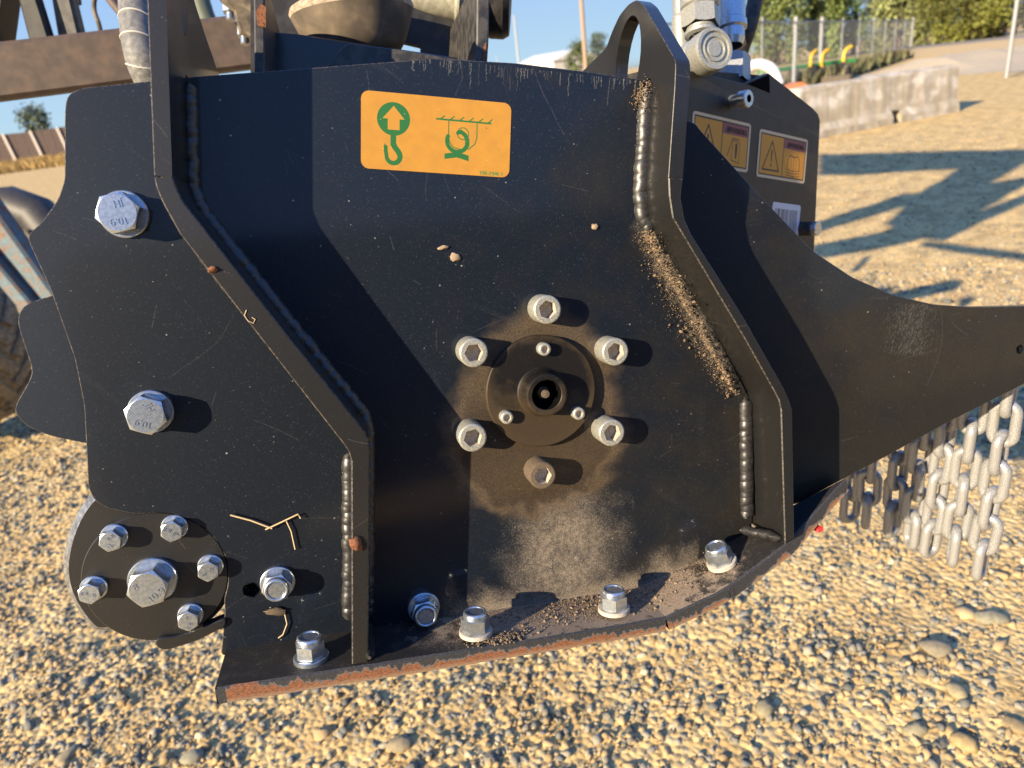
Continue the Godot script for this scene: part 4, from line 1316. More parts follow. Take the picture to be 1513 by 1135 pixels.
func make_housing() -> void:
	# the rotor housing behind the side plate
	var s := st()
	prism(s, PackedVector2Array([Vector2(-0.11, 0.03), Vector2(-0.06, 0.075), Vector2(0.20, 0.075), Vector2(0.24, 0.02), Vector2(0.33, -0.10), Vector2(0.39, -0.17), Vector2(0.33, -0.215), Vector2(0.24, -0.25), Vector2(-0.06, -0.262), Vector2(-0.075, -0.17)]), -0.80, -0.034, 0.004)
	build("rotor_housing", s, M.dull, head)
	# hood cover at the back right, turned away from the sun
	var hood := base("hood_cover", Vector3.ZERO, head)
	hood.transform = Transform3D(Basis(Vector3(0.9011, 0.0138, -0.4334), Vector3(-0.0108, 0.9999, 0.0093), Vector3(0.4335, -0.0037, 0.9011)), Vector3(0.4563, 0.1667, -0.2192))
	s = st()
	var e := st()
	prism(s, PackedVector2Array([Vector2(-0.1651, 0.0366), Vector2(-0.0351, 0.0419), Vector2(0.0094, 0.0602), Vector2(0.0136, 0.0595), Vector2(0.1103, 0.0381), Vector2(0.1224, 0.0336), Vector2(0.1287, 0.0267), Vector2(0.1449, -0.1306), Vector2(0.0831, -0.1718), Vector2(-0.1465, -0.1452)]), -0.008, 0.0, 0.0008, Transform3D.IDENTITY, [], e)
	build("cover_plate", s, M.hood, hood)
	build("worn_edge", e, M.edge, hood)
	s = st()
	prism(s, PackedVector2Array([Vector2(-0.1651, 0.0366), Vector2(0.0094, 0.0602), Vector2(0.0932, 0.0294), Vector2(0.1279, -0.1546), Vector2(-0.1465, -0.1452)]), -0.26, -0.012, 0.0)
	build("cover_box", s, M.dull, hood)
	s = st()
	prism(s, PackedVector2Array([Vector2(-0.03, 0.0421), Vector2(0.0096, 0.0588), Vector2(0.014, 0.0402), Vector2(0.0044, 0.0408)]), 0.0, 0.0006, 0.0)
	build("notch_shade", s, M.hole, hood)  # flat near-black sheet, the shade of a recess laid on the cover
	var places := [[Vector2(0.0525, -0.0253), true], [Vector2(-0.0685, -0.0238), false]]
	for p in places:
		s = st()
		prism(s, rounded(0.1035, 0.0515, 0.004), 0.0, 0.0005, 0.0, Transform3D.IDENTITY, [], null, Rect2(-0.05175, -0.02575, 0.1035, 0.0515))
		build("warning_sticker", s, warning_print(p[1]), hood, Transform3D(Basis(Vector3(0, 0, 1), deg_to_rad(0.5)), Vector3(p[0].x, p[0].y, 0.0)))
		lettering("warning_word", "WARNING", 0.0055, 0.0002, M.black_ink, hood, Transform3D(Basis.IDENTITY, Vector3(p[0].x + 0.0275, p[0].y + 0.0155, 0.0008)))
	# the white label with a bar code
	var im := Image.create(256, 200, false, Image.FORMAT_RGB8)
	im.fill(lin(0.62, 0.62, 0.64))
	var r := RandomNumberGenerator.new()
	r.seed = 3
	var x := 26
	while x < 226:
		var w := r.randi_range(2, 6)
		im.fill_rect(Rect2i(x, 30, w, 130), lin(0.05, 0.05, 0.05))
		x += w + r.randi_range(2, 6)
	s = st()
	prism(s, rounded(0.062, 0.046, 0.003), 0.0, 0.0005, 0.0, Transform3D.IDENTITY, [], null, Rect2(-0.031, -0.023, 0.062, 0.046))
	var at := Vector2(0.0706, -0.0994)
	build("bar_code_label", s, print_mat(im, 0.5), hood, Transform3D(Basis.IDENTITY, Vector3(at.x, at.y, 0.0)))
	# screw on a spacer and the black knob
	s = st()
	at = Vector2(-0.0557, 0.0201)
	lathe(s, [Vector2(0.0065, -0.002), Vector2(0.0065, 0.011), Vector2(0.0088, 0.011), Vector2(0.0088, 0.020), Vector2(0.0080, 0.021), Vector2(0.0040, 0.021)], 32, Transform3D(Basis.IDENTITY, Vector3(at.x, at.y, 0)))
	build("socket_screw", s, M.zinc, hood)
	s = st()
	lathe(s, [Vector2(0.0040, 0.021), Vector2(0.0040, 0.014), Vector2(0.0, 0.014)], 6, Transform3D(Basis.IDENTITY, Vector3(at.x, at.y, 0)))
	build("screw_socket", s, M.hole, hood)
	at = Vector2(0.1086, -0.1038)
	s = st()
	lathe(s, [Vector2(0.0085, 0.0), Vector2(0.0085, 0.014), Vector2(0.0078, 0.015), Vector2(0.0078, 0.016)], 24, Transform3D(Basis.IDENTITY, Vector3(at.x, at.y, 0)))
	build("knob", s, M.hose_black, hood)
	s = st()
	lathe(s, [Vector2(0.0085, 0.016), Vector2(0.0085, 0.021), Vector2(0.0078, 0.022), Vector2(0.0, 0.022)], 24, Transform3D(Basis.IDENTITY, Vector3(at.x, at.y, 0)))
	build("knob_cap", s, M.zinc, hood)
	make_coupling()
	make_bracket()
	make_chains()

func rod(s: SurfaceTool, a: Vector3, b: Vector3, profile: Array, seg := 32, smooth := false) -> void:
	# PROFILE of (radius, share of the way from A to B)
	var l := a.distance_to(b)
	var p := []
	for v: Vector2 in profile: p.append(Vector2(v.x, v.y * l))
	lathe(s, p, seg, Transform3D(upright(Vector3(0, 1, 0.1) if absf((b - a).normalized().y) < 0.9 else Vector3(1, 0, 0), b - a), a), smooth)

func make_coupling() -> void:
	var o := base("hydraulic_coupling", Vector3.ZERO, head)
	var s := st()
	var tip := Vector3(0.3575, 0.2218, -0.1481)
	var tail := tip - Vector3(0.0871, 0.081, 0.9929) * 0.085
	rod(s, tail, tip, [Vector2(0.0, 0), Vector2(0.015, 0), Vector2(0.015, 0.18), Vector2(0.0185, 0.20), Vector2(0.0185, 0.42), Vector2(0.0165, 0.45), Vector2(0.0165, 0.50), Vector2(0.0195, 0.53), Vector2(0.0195, 0.66), Vector2(0.0180, 0.69), Vector2(0.0195, 0.72), Vector2(0.0205, 0.78), Vector2(0.0205, 0.96), Vector2(0.0195, 1.0), Vector2(0.0165, 1.0), Vector2(0.0160, 0.975), Vector2(0.0125, 0.975), Vector2(0.0120, 0.995), Vector2(0.0112, 0.995), Vector2(0.0108, 0.975), Vector2(0.0075, 0.975), Vector2(0.0072, 0.99), Vector2(0.0, 0.99)], 48)
	build("coupler", s, M.zinc_pale, o)
	s = st()
	var a := Vector3(0.3612, 0.244, -0.1873)
	var b := Vector3(0.3572, 0.3219, -0.201)
	rod(s, a, b, [Vector2(0.012, 0), Vector2(0.0165, 0.02), Vector2(0.0165, 0.06), Vector2(0.0145, 0.08), Vector2(0.0145, 0.11)], 32)
	rod(s, a, b, [Vector2(0.0175, 0.36), Vector2(0.0195, 0.38), Vector2(0.0195, 0.95), Vector2(0.0, 0.96)], 32)
	var l := a.distance_to(b)
	hexagon(s, 0.034, l * 0.11, l * 0.36, 0.0, Transform3D(upright(Vector3(0.3, 0, 1), b - a), a), true)
	build("hose_fitting", s, M.zinc_pale, o)
	s = st()
	a = Vector3(0.4269, 0.2609, -0.2417)
	b = Vector3(0.424, 0.3517, -0.2572)
	rod(s, a, b, [Vector2(0.011, -0.05), Vector2(0.0135, 0.03), Vector2(0.0135, 0.14), Vector2(0.0165, 0.16), Vector2(0.0165, 0.24), Vector2(0.0150, 0.26), Vector2(0.0165, 0.9), Vector2(0.0, 0.9)], 32)
	build("hose_fitting", s, M.zinc, o)
	s = st()
	a = Vector3(0.3726, 0.2454, -0.2525)
	b = Vector3(0.369, 0.3496, -0.2704)
	rod(s, a, b, [Vector2(0.010, 0), Vector2(0.0105, 0.36), Vector2(0.0095, 0.40), Vector2(0.0085, 0.40), Vector2(0.0085, 1.0)], 24)
	build("hose_fitting", s, M.zinc_pale, o)
	s = st()
	a = Vector3(0.4269, 0.2147, -0.2342)
	b = Vector3(0.4269, 0.2445, -0.2391)
	hexagon(s, 0.034, 0.0, a.distance_to(b), 0.0, Transform3D(upright(Vector3(0.8, 0, 0.4), b - a), a), true)
	build("valve_block", s, M.galv, o)

func make_bracket() -> void:
	# the hitch bracket that rises behind the top edge
	var o := base("hitch_bracket", Vector3.ZERO, head)
	var s := st()
	prism(s, PackedVector2Array([Vector2(-0.0641, 0.2197), Vector2(-0.0557, 0.2208), Vector2(-0.0569, 0.1383), Vector2(-0.0645, 0.1376)]), -0.26, -0.10, 0.0012)
	build("left_cheek", s, M.scuffed, o)
	s = st()
	prism(s, PackedVector2Array([Vector2(0.1114, 0.2417), Vector2(0.1222, 0.2431), Vector2(0.1229, 0.1902), Vector2(0.1217, 0.155), Vector2(0.1124, 0.1541), Vector2(0.1125, 0.1891)]), -0.26, -0.10, 0.0012)
	build("right_cheek", s, M.scuffed, o)
	s = st()
	prism(s, PackedVector2Array([Vector2(-0.0687, 0.2062), Vector2(-0.0363, 0.2073), Vector2(0.0373, 0.2045), Vector2(0.1349, 0.201), Vector2(0.1361, 0.1632), Vector2(-0.0697, 0.1451)]), -0.215, -0.20, 0.001)
	build("cross_plate", s, M.gloss, o)
	s = st()
	prism(s, softened(PackedVector2Array([Vector2(-0.0176, 0.1568), Vector2(-0, 0.1876), Vector2(0.0082, 0.1947), Vector2(0.0596, 0.1937), Vector2(0.1221, 0.1895), Vector2(0.1227, 0.1699)]), 0.006, 3), -0.175, -0.165, 0.001)
	build("stop_plate", s, M.scuffed, o)
	s = st()
	prism(s, PackedVector2Array([Vector2(-0.0869, 0.3019), Vector2(0.1427, 0.3316), Vector2(0.1462, 0.2136), Vector2(0.0877, 0.2079), Vector2(0.0872, 0.2372), Vector2(0.0537, 0.2412), Vector2(0.0423, 0.24), Vector2(0.0426, 0.2036), Vector2(-0.0889, 0.1909)]), -0.31, -0.30, 0.0)
	build("rear_plate", s, M.dull, o)
	# the dished washer, the pin and its collar
	s = st()
	var dish := Transform3D(upright(Vector3(1, 0, 0), Vector3(0.1715, -0.9818, -0.0814)), Vector3(0.0132, 0.2506, -0.2581))
	lathe(s, [Vector2(0.0610, 0.0030), Vector2(0.0575, 0.012), Vector2(0.0500, 0.030), Vector2(0.0380, 0.046), Vector2(0.0, 0.050)], 64, dish, true)
	build("dished_disc", s, M.grime, o)
	s = st()
	lathe(s, [Vector2(0.0, -0.006), Vector2(0.057, -0.006), Vector2(0.0605, -0.004), Vector2(0.0620, 0.0), Vector2(0.0610, 0.0032)], 64, dish, true)
	build("disc_rim", s, M.lit_rim_dirt, o)
	s = st()
	var a := Vector3(0.0644, 0.2959, -0.3155)
	var b := Vector3(0.143, 0.2874, -0.2948)
	rod(s, a, b, [Vector2(0.0, 0), Vector2(0.022, 0), Vector2(0.022, 0.80), Vector2(0.031, 0.80), Vector2(0.032, 0.83), Vector2(0.032, 0.86), Vector2(0.028, 0.88), Vector2(0.026, 1.15), Vector2(0.0, 1.15)], 40)
	build("pivot_pin", s, M.olive, o)
	s = st()
	a = Vector3(0.1628, 0.3132, -0.315)
	b = Vector3(0.1885, 0.3127, -0.3086)
	rod(s, a, b, [Vector2(0.0, 0), Vector2(0.052, 0), Vector2(0.054, 0.15), Vector2(0.054, 0.7), Vector2(0.050, 0.95), Vector2(0.0, 1.0)], 48)
	build("end_cap", s, M.hose_black, o)
	# grime and a chip of rust on the left cheek
	s = st()
	var q := Vector2(-0.0595, 0.1895)
	prism(s, PackedVector2Array([q + Vector2(-0.002, -0.008), q + Vector2(0.004, -0.009), q + Vector2(0.0045, 0.006), q + Vector2(0.001, 0.009), q + Vector2(-0.003, 0.002)]), -0.1005, -0.0992, 0.0)
	build("rust_chip", s, M.rust, o)
	q = Vector2(0.1173, 0.1765)
	s = st()
	prism(s, PackedVector2Array([q + Vector2(-0.001, -0.014), q + Vector2(0.003, -0.014), q + Vector2(0.0035, 0.012), q + Vector2(0.0015, 0.010)]), -0.1005, -0.0992, 0.0)
	build("rust_chip", s, M.rust, o)

func chain_link_mesh() -> ArrayMesh:
	# a stadium of 7 mm wire, 44 mm long and 25 mm wide
	var pts := []
	var half := 0.0120
	var r := 0.0098
	for i in 13: pts.append(Vector3(cos(PI * i / 12) * r, half + sin(PI * i / 12) * r, 0))
	for k in 3: pts.append(Vector3(-r, half * (0.5 - 0.5 * k), 0))
	for i in 13: pts.append(Vector3(-cos(PI * i / 12) * r, -half - sin(PI * i / 12) * r, 0))
	for k in 3: pts.append(Vector3(r, half * (-0.5 + 0.5 * k), 0))
	var s := st()
	tube(s, pts, 0.0052, 12, false, true)
	return s.commit()

func make_chains() -> void:
	var link := chain_link_mesh()
	var down := Vector3(-HEAD_U.y, -HEAD_V.y, -HEAD_N.y)
	# lowest point of each strand, how many links it has, its turn about the vertical and its label
	var strands := [
		[Vector3(0.7025, -0.3196, -0.09), 0.65, "galvanised chain strand at the outer tip of the plate, longest and brightest"],
		[Vector3(0.6918, -0.3135, -0.1174), -0.5, "galvanised chain strand second from the plate tip, half in sun"],
		[Vector3(0.6839, -0.3139, -0.1418), 0.35, "galvanised chain strand third from the plate tip, sunlit lowest link"],
		[Vector3(0.6768, -0.3104, -0.1641), -0.25, "galvanised chain strand fourth from the tip, only its end sunlit"],
		[Vector3(0.6696, -0.3052, -0.1879), 0.5, "shaded galvanised chain strand in the middle of the curtain"],
		[Vector3(0.6611, -0.3061, -0.2229), -0.55, "shaded galvanised chain strand next to the flange, short visible run"],
		[Vector3(0.6559, -0.3071, -0.2468), 0.2, "innermost galvanised chain strand partly behind the rusty flange"],
	]
	var k := 0
	for d in strands:
		var n := 8
		var pitch := 0.0340
		var low: Vector3 = d[0]
		var top := low - down * (n * pitch)
		var at := HEAD_AT + head.basis * top
		var o := base("chain_strand", at)
		o.rotation.y = d[1]
		tag(o, d[2], "chain", "chain strands of the curtain")
		for i in n:
			var turn := Basis(Vector3.UP, (PI / 2 if (i + k) % 2 == 0 else 0.0) + rng.randf_range(-0.18, 0.18)) * Basis(Vector3(0, 0, 1), rng.randf_range(-0.05, 0.05))
			build_mesh("chain_link", link, M.galv, o, Transform3D(turn, Vector3(0, -(i + 0.37) * pitch, 0)))
		k += 1
	var s := st()
	var a: Vector3 = strands[0][0] - down * (8 * 0.0340)
	tube(s, [a + Vector3(0, 0, 0.015), a + Vector3(0, 0, -0.5)], 0.006, 12)
	build("chain_bar", s, M.dull, head)


func tree(called: String, label: String, at: Vector3, height: float, radius: float, low: float, colour: Color, sd: int, columnar := false, leaf := 0.16, many := 5200, group := "") -> void:
	var o := base(called, at)
	tag(o, label, "shrub" if called.ends_with("shrub") else "tree", group)
	var r := RandomNumberGenerator.new()
	r.seed = sd
	var s := st()
	var bend := []
	for i in 6: bend.append(Vector3(r.randfn(0, 0.02) * height * i / 5.0, height * 0.85 * i / 5.0, r.randfn(0, 0.02) * height * i / 5.0))
	var rad := []
	for i in 6: rad.append(height * 0.022 * (1.0 - 0.16 * i))
	tube(s, bend, rad, 8)
	# limbs and the clumps at their ends
	var clumps := []
	var limbs := 26 if not columnar else 46
	for i in limbs:
		var y := lerpf(low * 0.5, 0.97, pow((i + r.randf()) / limbs, 0.85)) * height
		var t := y / height
		var reach := radius * (sqrt(maxf(0.03, 1.0 - pow(absf(t - 0.40) / 0.62, 2.0))) if not columnar else clampf(1.08 - pow(t, 3.0), 0.12, 1.0) * clampf(0.7 + t * 3.0, 0.6, 1.0)) * r.randf_range(0.45, 0.95)
		var a := i * 2.4 + r.randf()
		var end := Vector3(cos(a) * reach, y + reach * (0.35 if columnar else 0.1), sin(a) * reach)
		tube(s, [Vector3(0, y - reach * 0.5, 0), end * Vector3(0.5, 0, 0.5) + Vector3(0, y - reach * 0.15, 0), end], [height * 0.008, height * 0.005, height * 0.002], 5, false)
		clumps.append([end, radius * r.randf_range(0.30, 0.52), r.randf_range(0.5, 1.35)])
	build("trunk", s, M.bark, o)
	var c := st()
	for i in many:
		var q: Array = clumps[r.randi() % clumps.size()]
		var d := Vector3(r.randfn(0, 0.5), r.randfn(0, 0.75 if columnar else 0.45), r.randfn(0, 0.5)) * float(q[1])
		var p: Vector3 = q[0] + d
		if p.y < 0.1: continue
		var x := Vector3(r.randfn(), r.randfn(), r.randfn()).normalized() * leaf * r.randf_range(0.6, 1.3)
		var y := Vector3(r.randfn(), r.randfn() + (1.4 if columnar else 0.0), r.randfn()).normalized().cross(x).normalized() * leaf * (1.3 if columnar else 0.8)
		var n := x.cross(y).normalized()
		var v: float = q[2] * r.randf_range(0.75, 1.2)
		c.set_color(Color(colour.r * v, colour.g * v, colour.b * v * 0.9))
		var quad4 := [p - x * 0.5, p + y * 0.5, p + x * 0.5, p - y * 0.5]
		for k: int in [0, 1, 2, 0, 2, 3]:
			c.set_normal(n)
			c.add_vertex(quad4[k])
	build("crown", c, M.leaf, o)

func make_background() -> void:
	M.leaf = StandardMaterial3D.new()
	M.leaf.vertex_color_use_as_albedo = true
	M.leaf.roughness = 0.7
	M.leaf.backlight_enabled = true
	M.leaf.backlight = Color(0.25, 0.30, 0.12)
	M.bark = mat(Color(0.11, 0.08, 0.06), 0.9)
	M.concrete = worn(2.6, noise(0.012, 81, FastNoiseLite.TYPE_SIMPLEX_SMOOTH, 5), [[0.25, lin(0.30, 0.26, 0.19)], [0.52, lin(0.37, 0.325, 0.25)], [0.62, lin(0.43, 0.385, 0.31)], [0.72, lin(0.56, 0.53, 0.47)]], 0.92, 0.0, true)
	M.galv_post = mat(Color(0.30, 0.31, 0.32), 0.55, 0.4)
	M.boards = worn(1.2, noise(0.02, 82), [[0.3, lin(0.055, 0.038, 0.034)], [0.7, lin(0.10, 0.07, 0.06)]], 0.85, 0.0, true)
	M.pale_post = mat(Color(0.42, 0.38, 0.34), 0.8)
	make_barrier()
	make_fences()
	make_trees()
	make_far_things()
	make_frame()
	make_wheel()
	make_carrier()
	make_litter()

func make_barrier() -> void:
	var a := Vector3(5.1191, 0, -11.232)
	var b := Vector3(7.9644, 0, -12.536)
	var d := (b - a).normalized()
	a = b - d * 3.6
	var back := Vector3(d.z, 0, -d.x)
	if back.z > 0: back = -back
	var l := a.distance_to(b)
	var o := base("concrete_barrier", (a + b) / 2.0)
	o.basis = Basis(d, Vector3.UP, -back)
	tag(o, "long weathered concrete block with peeling white paint and a lift notch", "barrier")
	var s := st()
	# profile with a wider foot, cut by the fork notch
	var f := noise(1.3, 83)
	var n := 60
	var prof := [Vector2(-0.56, 0.0), Vector2(0.06, 0.0), Vector2(0.055, 0.10), Vector2(0.0, 0.20), Vector2(-0.03, 0.70), Vector2(-0.05, 0.735), Vector2(-0.47, 0.735), Vector2(-0.49, 0.70), Vector2(-0.52, 0.20)]
	for i in n:
		var x0 := -l / 2 + l * i / n
		var x1 := -l / 2 + l * (i + 1) / n
		var notch := x0 > l / 2 - 1.62 and x1 < l / 2 - 1.38
		for k in prof.size() - 1:
			var p: Vector2 = prof[k]
			var q: Vector2 = prof[k + 1]
			if notch and k >= 1 and k <= 2: continue
			var jit := func(x: float, v: Vector2) -> Vector3: return Vector3(x, v.y + 0.012 * f.get_noise_2d(x * 3.0, v.y * 5.0) * float(v.y > 0.05), v.x + 0.014 * f.get_noise_2d(x * 2.0 + 9.0, v.y * 4.0))
			flat(s, [jit.call(x0, p), jit.call(x1, p), jit.call(x1, q), jit.call(x0, q)], Vector3(0, (q.x - p.x) * -1.0, q.y - p.y))
	for e in [-1.0, 1.0]:
		for k in range(1, prof.size() - 1):
			flat(s, [Vector3(e * l / 2, prof[0].y, prof[0].x), Vector3(e * l / 2, prof[k].y, prof[k].x), Vector3(e * l / 2, prof[k + 1].y, prof[k + 1].x)], Vector3(e, 0, 0))
	build("block", s, M.concrete, o)
	s = st()
	for e in [-1.62, -1.38]: flat(s, [Vector3(l / 2 + e, 0, 0.055), Vector3(l / 2 + e, 0.20, 0.0), Vector3(l / 2 + e, 0.20, -0.3), Vector3(l / 2 + e, 0, -0.3)], Vector3(-1.5 - e, 0, 0))
	flat(s, [Vector3(l / 2 - 1.62, 0.20, 0.0), Vector3(l / 2 - 1.38, 0.20, 0.0), Vector3(l / 2 - 1.38, 0.20, -0.3), Vector3(l / 2 - 1.62, 0.20, -0.3)], Vector3.DOWN)
	build("fork_notch", s, M.concrete, o)

func wires(s: SurfaceTool, a: Vector3, b: Vector3, low: float, high: float, gap: float, wire: float) -> void:
	# diamond mesh between A and B
	var d := b - a
	var l := d.length()
	d /= l
	var h := high - low
	var x := -h
	while x < l:
		for way in [1, -1]:
			var p0 := Vector2(x, low) if way == 1 else Vector2(x, high)
			var p1 := Vector2(x + h, high) if way == 1 else Vector2(x + h, low)
			var t0 := clampf((0.0 - p0.x) / (p1.x - p0.x), 0, 1)
			var t1 := clampf((l - p0.x) / (p1.x - p0.x), 0, 1)
			if t1 <= t0: continue
			var q0 := p0.lerp(p1, t0)
			var q1 := p0.lerp(p1, t1)
			var v0 := a + d * q0.x + Vector3(0, q0.y, 0)
			var v1 := a + d * q1.x + Vector3(0, q1.y, 0)
			var side := (v1 - v0).normalized().cross(Vector3(d.z, 0, -d.x)).normalized() * wire
			var off := Vector3(d.z, 0, -d.x) * wire
			flat(s, [v0 - side, v1 - side, v1 + off, v0 + off], off - side)
			flat(s, [v0 + side, v1 + side, v1 + off, v0 + off], off + side)
			flat(s, [v0 - side, v1 - side, v1 + side, v0 + side], -off)
		x += gap

func make_fences() -> void:
	# chain link fence beyond the barrier
	var a := Vector3(11.958, 0, -27.544)
	var b := Vector3(29.008, 0, -51.249)
	var d := (b - a).normalized()
	var start := a - d * 14.0
	var o := base("chain_link_fence", start)
	tag(o, "grey chain link fence with steel posts beyond the concrete block", "fence")
	var l := start.distance_to(b)
	var n := 11
	for i in n + 1:
		var p := d * l * i / n
		var s := st()
		var thick := 0.075 if i == n or absf(p.length() - 14.0) < 2.4 else 0.024
		tube(s, [p, p + Vector3(0, 2.2, 0)], thick, 8)
		build("post", s, M.galv_post, o)
	for y in [2.05, 0.08]:
		var s := st()
		tube(s, [Vector3(0, y, 0), d * l + Vector3(0, y, 0)], 0.025, 6)
		build("rail", s, M.galv_post, o)
	var w := st()
	wires(w, Vector3.ZERO, d * l, 0.08, 2.05, 0.14, 0.003)
	var mesh := build("chain_link_mesh", w, M.galv_post, o)
	mesh.set_meta("kind", "stuff")
	# the gate close by at the right
	a = Vector3(13.197, 0, -18.892)
	o = base("chain_link_gate", a)
	tag(o, "chain link gate leaf on a pale steel post at the yard's right side", "gate")
	var to := Vector3(3.4, 0, -0.5)
	for t in [0.0, 0.5, 1.0]:
		var s := st()
		tube(s, [to * t, to * t + Vector3(0, 2.5, 0)], 0.05 if t == 0.0 else 0.03, 10)
		build("post", s, M.galv_post, o)
	for y in [0.12, 2.45]:
		var s := st()
		tube(s, [Vector3(0, y, 0), to + Vector3(0, y, 0)], 0.025, 8)
		build("rail", s, M.galv_post, o)
	w = st()
	wires(w, Vector3.ZERO, to, 0.12, 2.45, 0.085, 0.003)
	mesh = build("chain_link_mesh", w, M.galv_post, o)
	mesh.set_meta("kind", "stuff")
	# board fence at the far left
	o = base("board_fence", Vector3(-39.81, 0, -52.642))
	tag(o, "long dark brown board fence with pale leaning posts across dry grass", "fence")
	var c := Vector3(-24.191, 0, -54.907)
	var e: Vector3 = c - o.position
	var m := 26
	for i in m:
		var s := st()
		var p := e * (float(i) + 0.5) / m
		var ht := 1.95 + 0.06 * sin(i * 12.9)
		box(s, Vector3(e.length() / m - 0.015, ht, 0.04), Transform3D(Basis(e.normalized(), Vector3.UP, e.normalized().cross(Vector3.UP)), p + Vector3(0, ht / 2, 0)))
		build("panel_board", s, M.boards, o)
	for i in 9:
		var s := st()
		var p := e * (float(i) + 0.3) / 9.0 + Vector3(0, 0, 0.12)
		beam(s, p, p + Vector3(-0.25, 1.95, 0), 0.16, 0.10, Vector3(0, 0, 1))
		build("post", s, M.pale_post, o)

func grass(called: String, label: String, a: Vector3, b: Vector3, deep: float, tall: float, many: int, c0: Color, c1: Color, sd: int) -> void:
	var r := RandomNumberGenerator.new()
	r.seed = sd
	var s := st()
	var d := b - a
	var side := Vector3(d.z, 0, -d.x).normalized()
	if side.z > 0: side = -side
	for i in many:
		var p := a + d * r.randf() + side * deep * r.randf()
		var h := tall * r.randf_range(0.4, 1.1)
		var w := Vector3(r.randfn(), 0, r.randfn()).normalized() * tall * 0.05
		var tip := p + Vector3(r.randfn(0, 0.3), 1, r.randfn(0, 0.3)) * h
		var c := c0.lerp(c1, r.randf())
		s.set_color(c)
		var n := (w.cross(tip - p)).normalized()
		if n.z < 0: n = -n
		n = (n + Vector3.UP).normalized()
		for v in [p - w, tip, p + w]:
			s.set_normal(n)
			s.add_vertex(v)
	var o := build(called, s, M.leaf)
	tag(o, label, "grass", "", "stuff")

func make_trees() -> void:
	var g := "trees beyond the fence"
	tree("poplar_tree", "tall pale green willow like tree nearest the hose, first beyond the fence", Vector3(26.2, 0, -67.064), 13.0, 2.1, 0.04, Color(0.170, 0.215, 0.070), 1, true, 0.24, 15000, g)
	tree("poplar_tree", "narrow green tree with sky showing along its side", Vector3(30.844, 0, -68.364), 12.5, 1.5, 0.04, Color(0.145, 0.195, 0.058), 2, true, 0.24, 15000, g)
	tree("leafy_tree", "bright mid green tree between the narrow tree and the pale one", Vector3(35.238, 0, -71.821), 11.0, 3.4, 0.06, Color(0.100, 0.165, 0.030), 3, false, 0.24, 15000, g)
	tree("poplar_tree", "pale drooping tree behind the middle of the chain link fence", Vector3(36.639, 0, -66.585), 13.0, 2.5, 0.03, Color(0.210, 0.235, 0.095), 4, true, 0.24, 15000, g)
	tree("leafy_tree", "dark green tree above the end of the chain link fence", Vector3(44.307, 0, -73.708), 12.0, 3.2, 0.12, Color(0.046, 0.063, 0.021), 5, false, 0.21, 22000, g)
	tree("leafy_tree", "yellow green bushy tree beside the road", Vector3(34.353, 0, -53.998), 8.5, 3.4, 0.10, Color(0.150, 0.160, 0.030), 6, false, 0.21, 22000, g)
	tree("leafy_tree", "olive green bushy tree behind the gate post", Vector3(37.824, 0, -54.087), 9.5, 4.0, 0.08, Color(0.120, 0.135, 0.028), 7, false, 0.21, 22000, g)
	tree("leafy_tree", "dark olive tree farthest out at the right behind the gate mesh", Vector3(42.992, 0, -55.242), 10.0, 4.4, 0.06, Color(0.100, 0.120, 0.026), 8, false, 0.21, 22000, g)
	tree("round_shrub", "clipped round green shrub beside the tall wooden pole", Vector3(8.0568, 0, -59.457), 3.4, 1.0, 0.05, Color(0.085, 0.115, 0.028), 9, false, 0.14, 2600)
	tree("distant_tree", "small hazy green tree right of the tall wooden pole", Vector3(19.067, 0, -118.48), 6.5, 1.6, 0.2, Color(0.075, 0.10, 0.05), 10, false, 0.3, 1500)
	tree("distant_tree", "tiny dark tree standing behind the brown board fence", Vector3(-78.346, 0, -139.51), 6.6, 2.6, 0.3, Color(0.06, 0.08, 0.04), 11, false, 0.5, 1200)
	grass("dry_grass", "golden dry grass strip in front of the brown board fence", Vector3(-27.304, 0, -34.504), Vector3(-17.768, 0, -38.056), 16.0, 0.42, 16000, Color(0.55, 0.36, 0.12), Color(0.42, 0.27, 0.10), 21)
	grass("green_weeds", "grey green weeds along the foot of the chain link fence", Vector3(11.549, 0, -25.04), Vector3(24.338, 0, -42.962), 1.8, 0.60, 4200, Color(0.13, 0.15, 0.06), Color(0.34, 0.29, 0.14), 22)
	grass("yellow_weeds", "dry yellow weeds past the end of the chain link fence", Vector3(23.47, 0, -42.084), Vector3(29.923, 0, -47.83), 5.0, 0.40, 4000, Color(0.45, 0.32, 0.12), Color(0.30, 0.24, 0.10), 23)

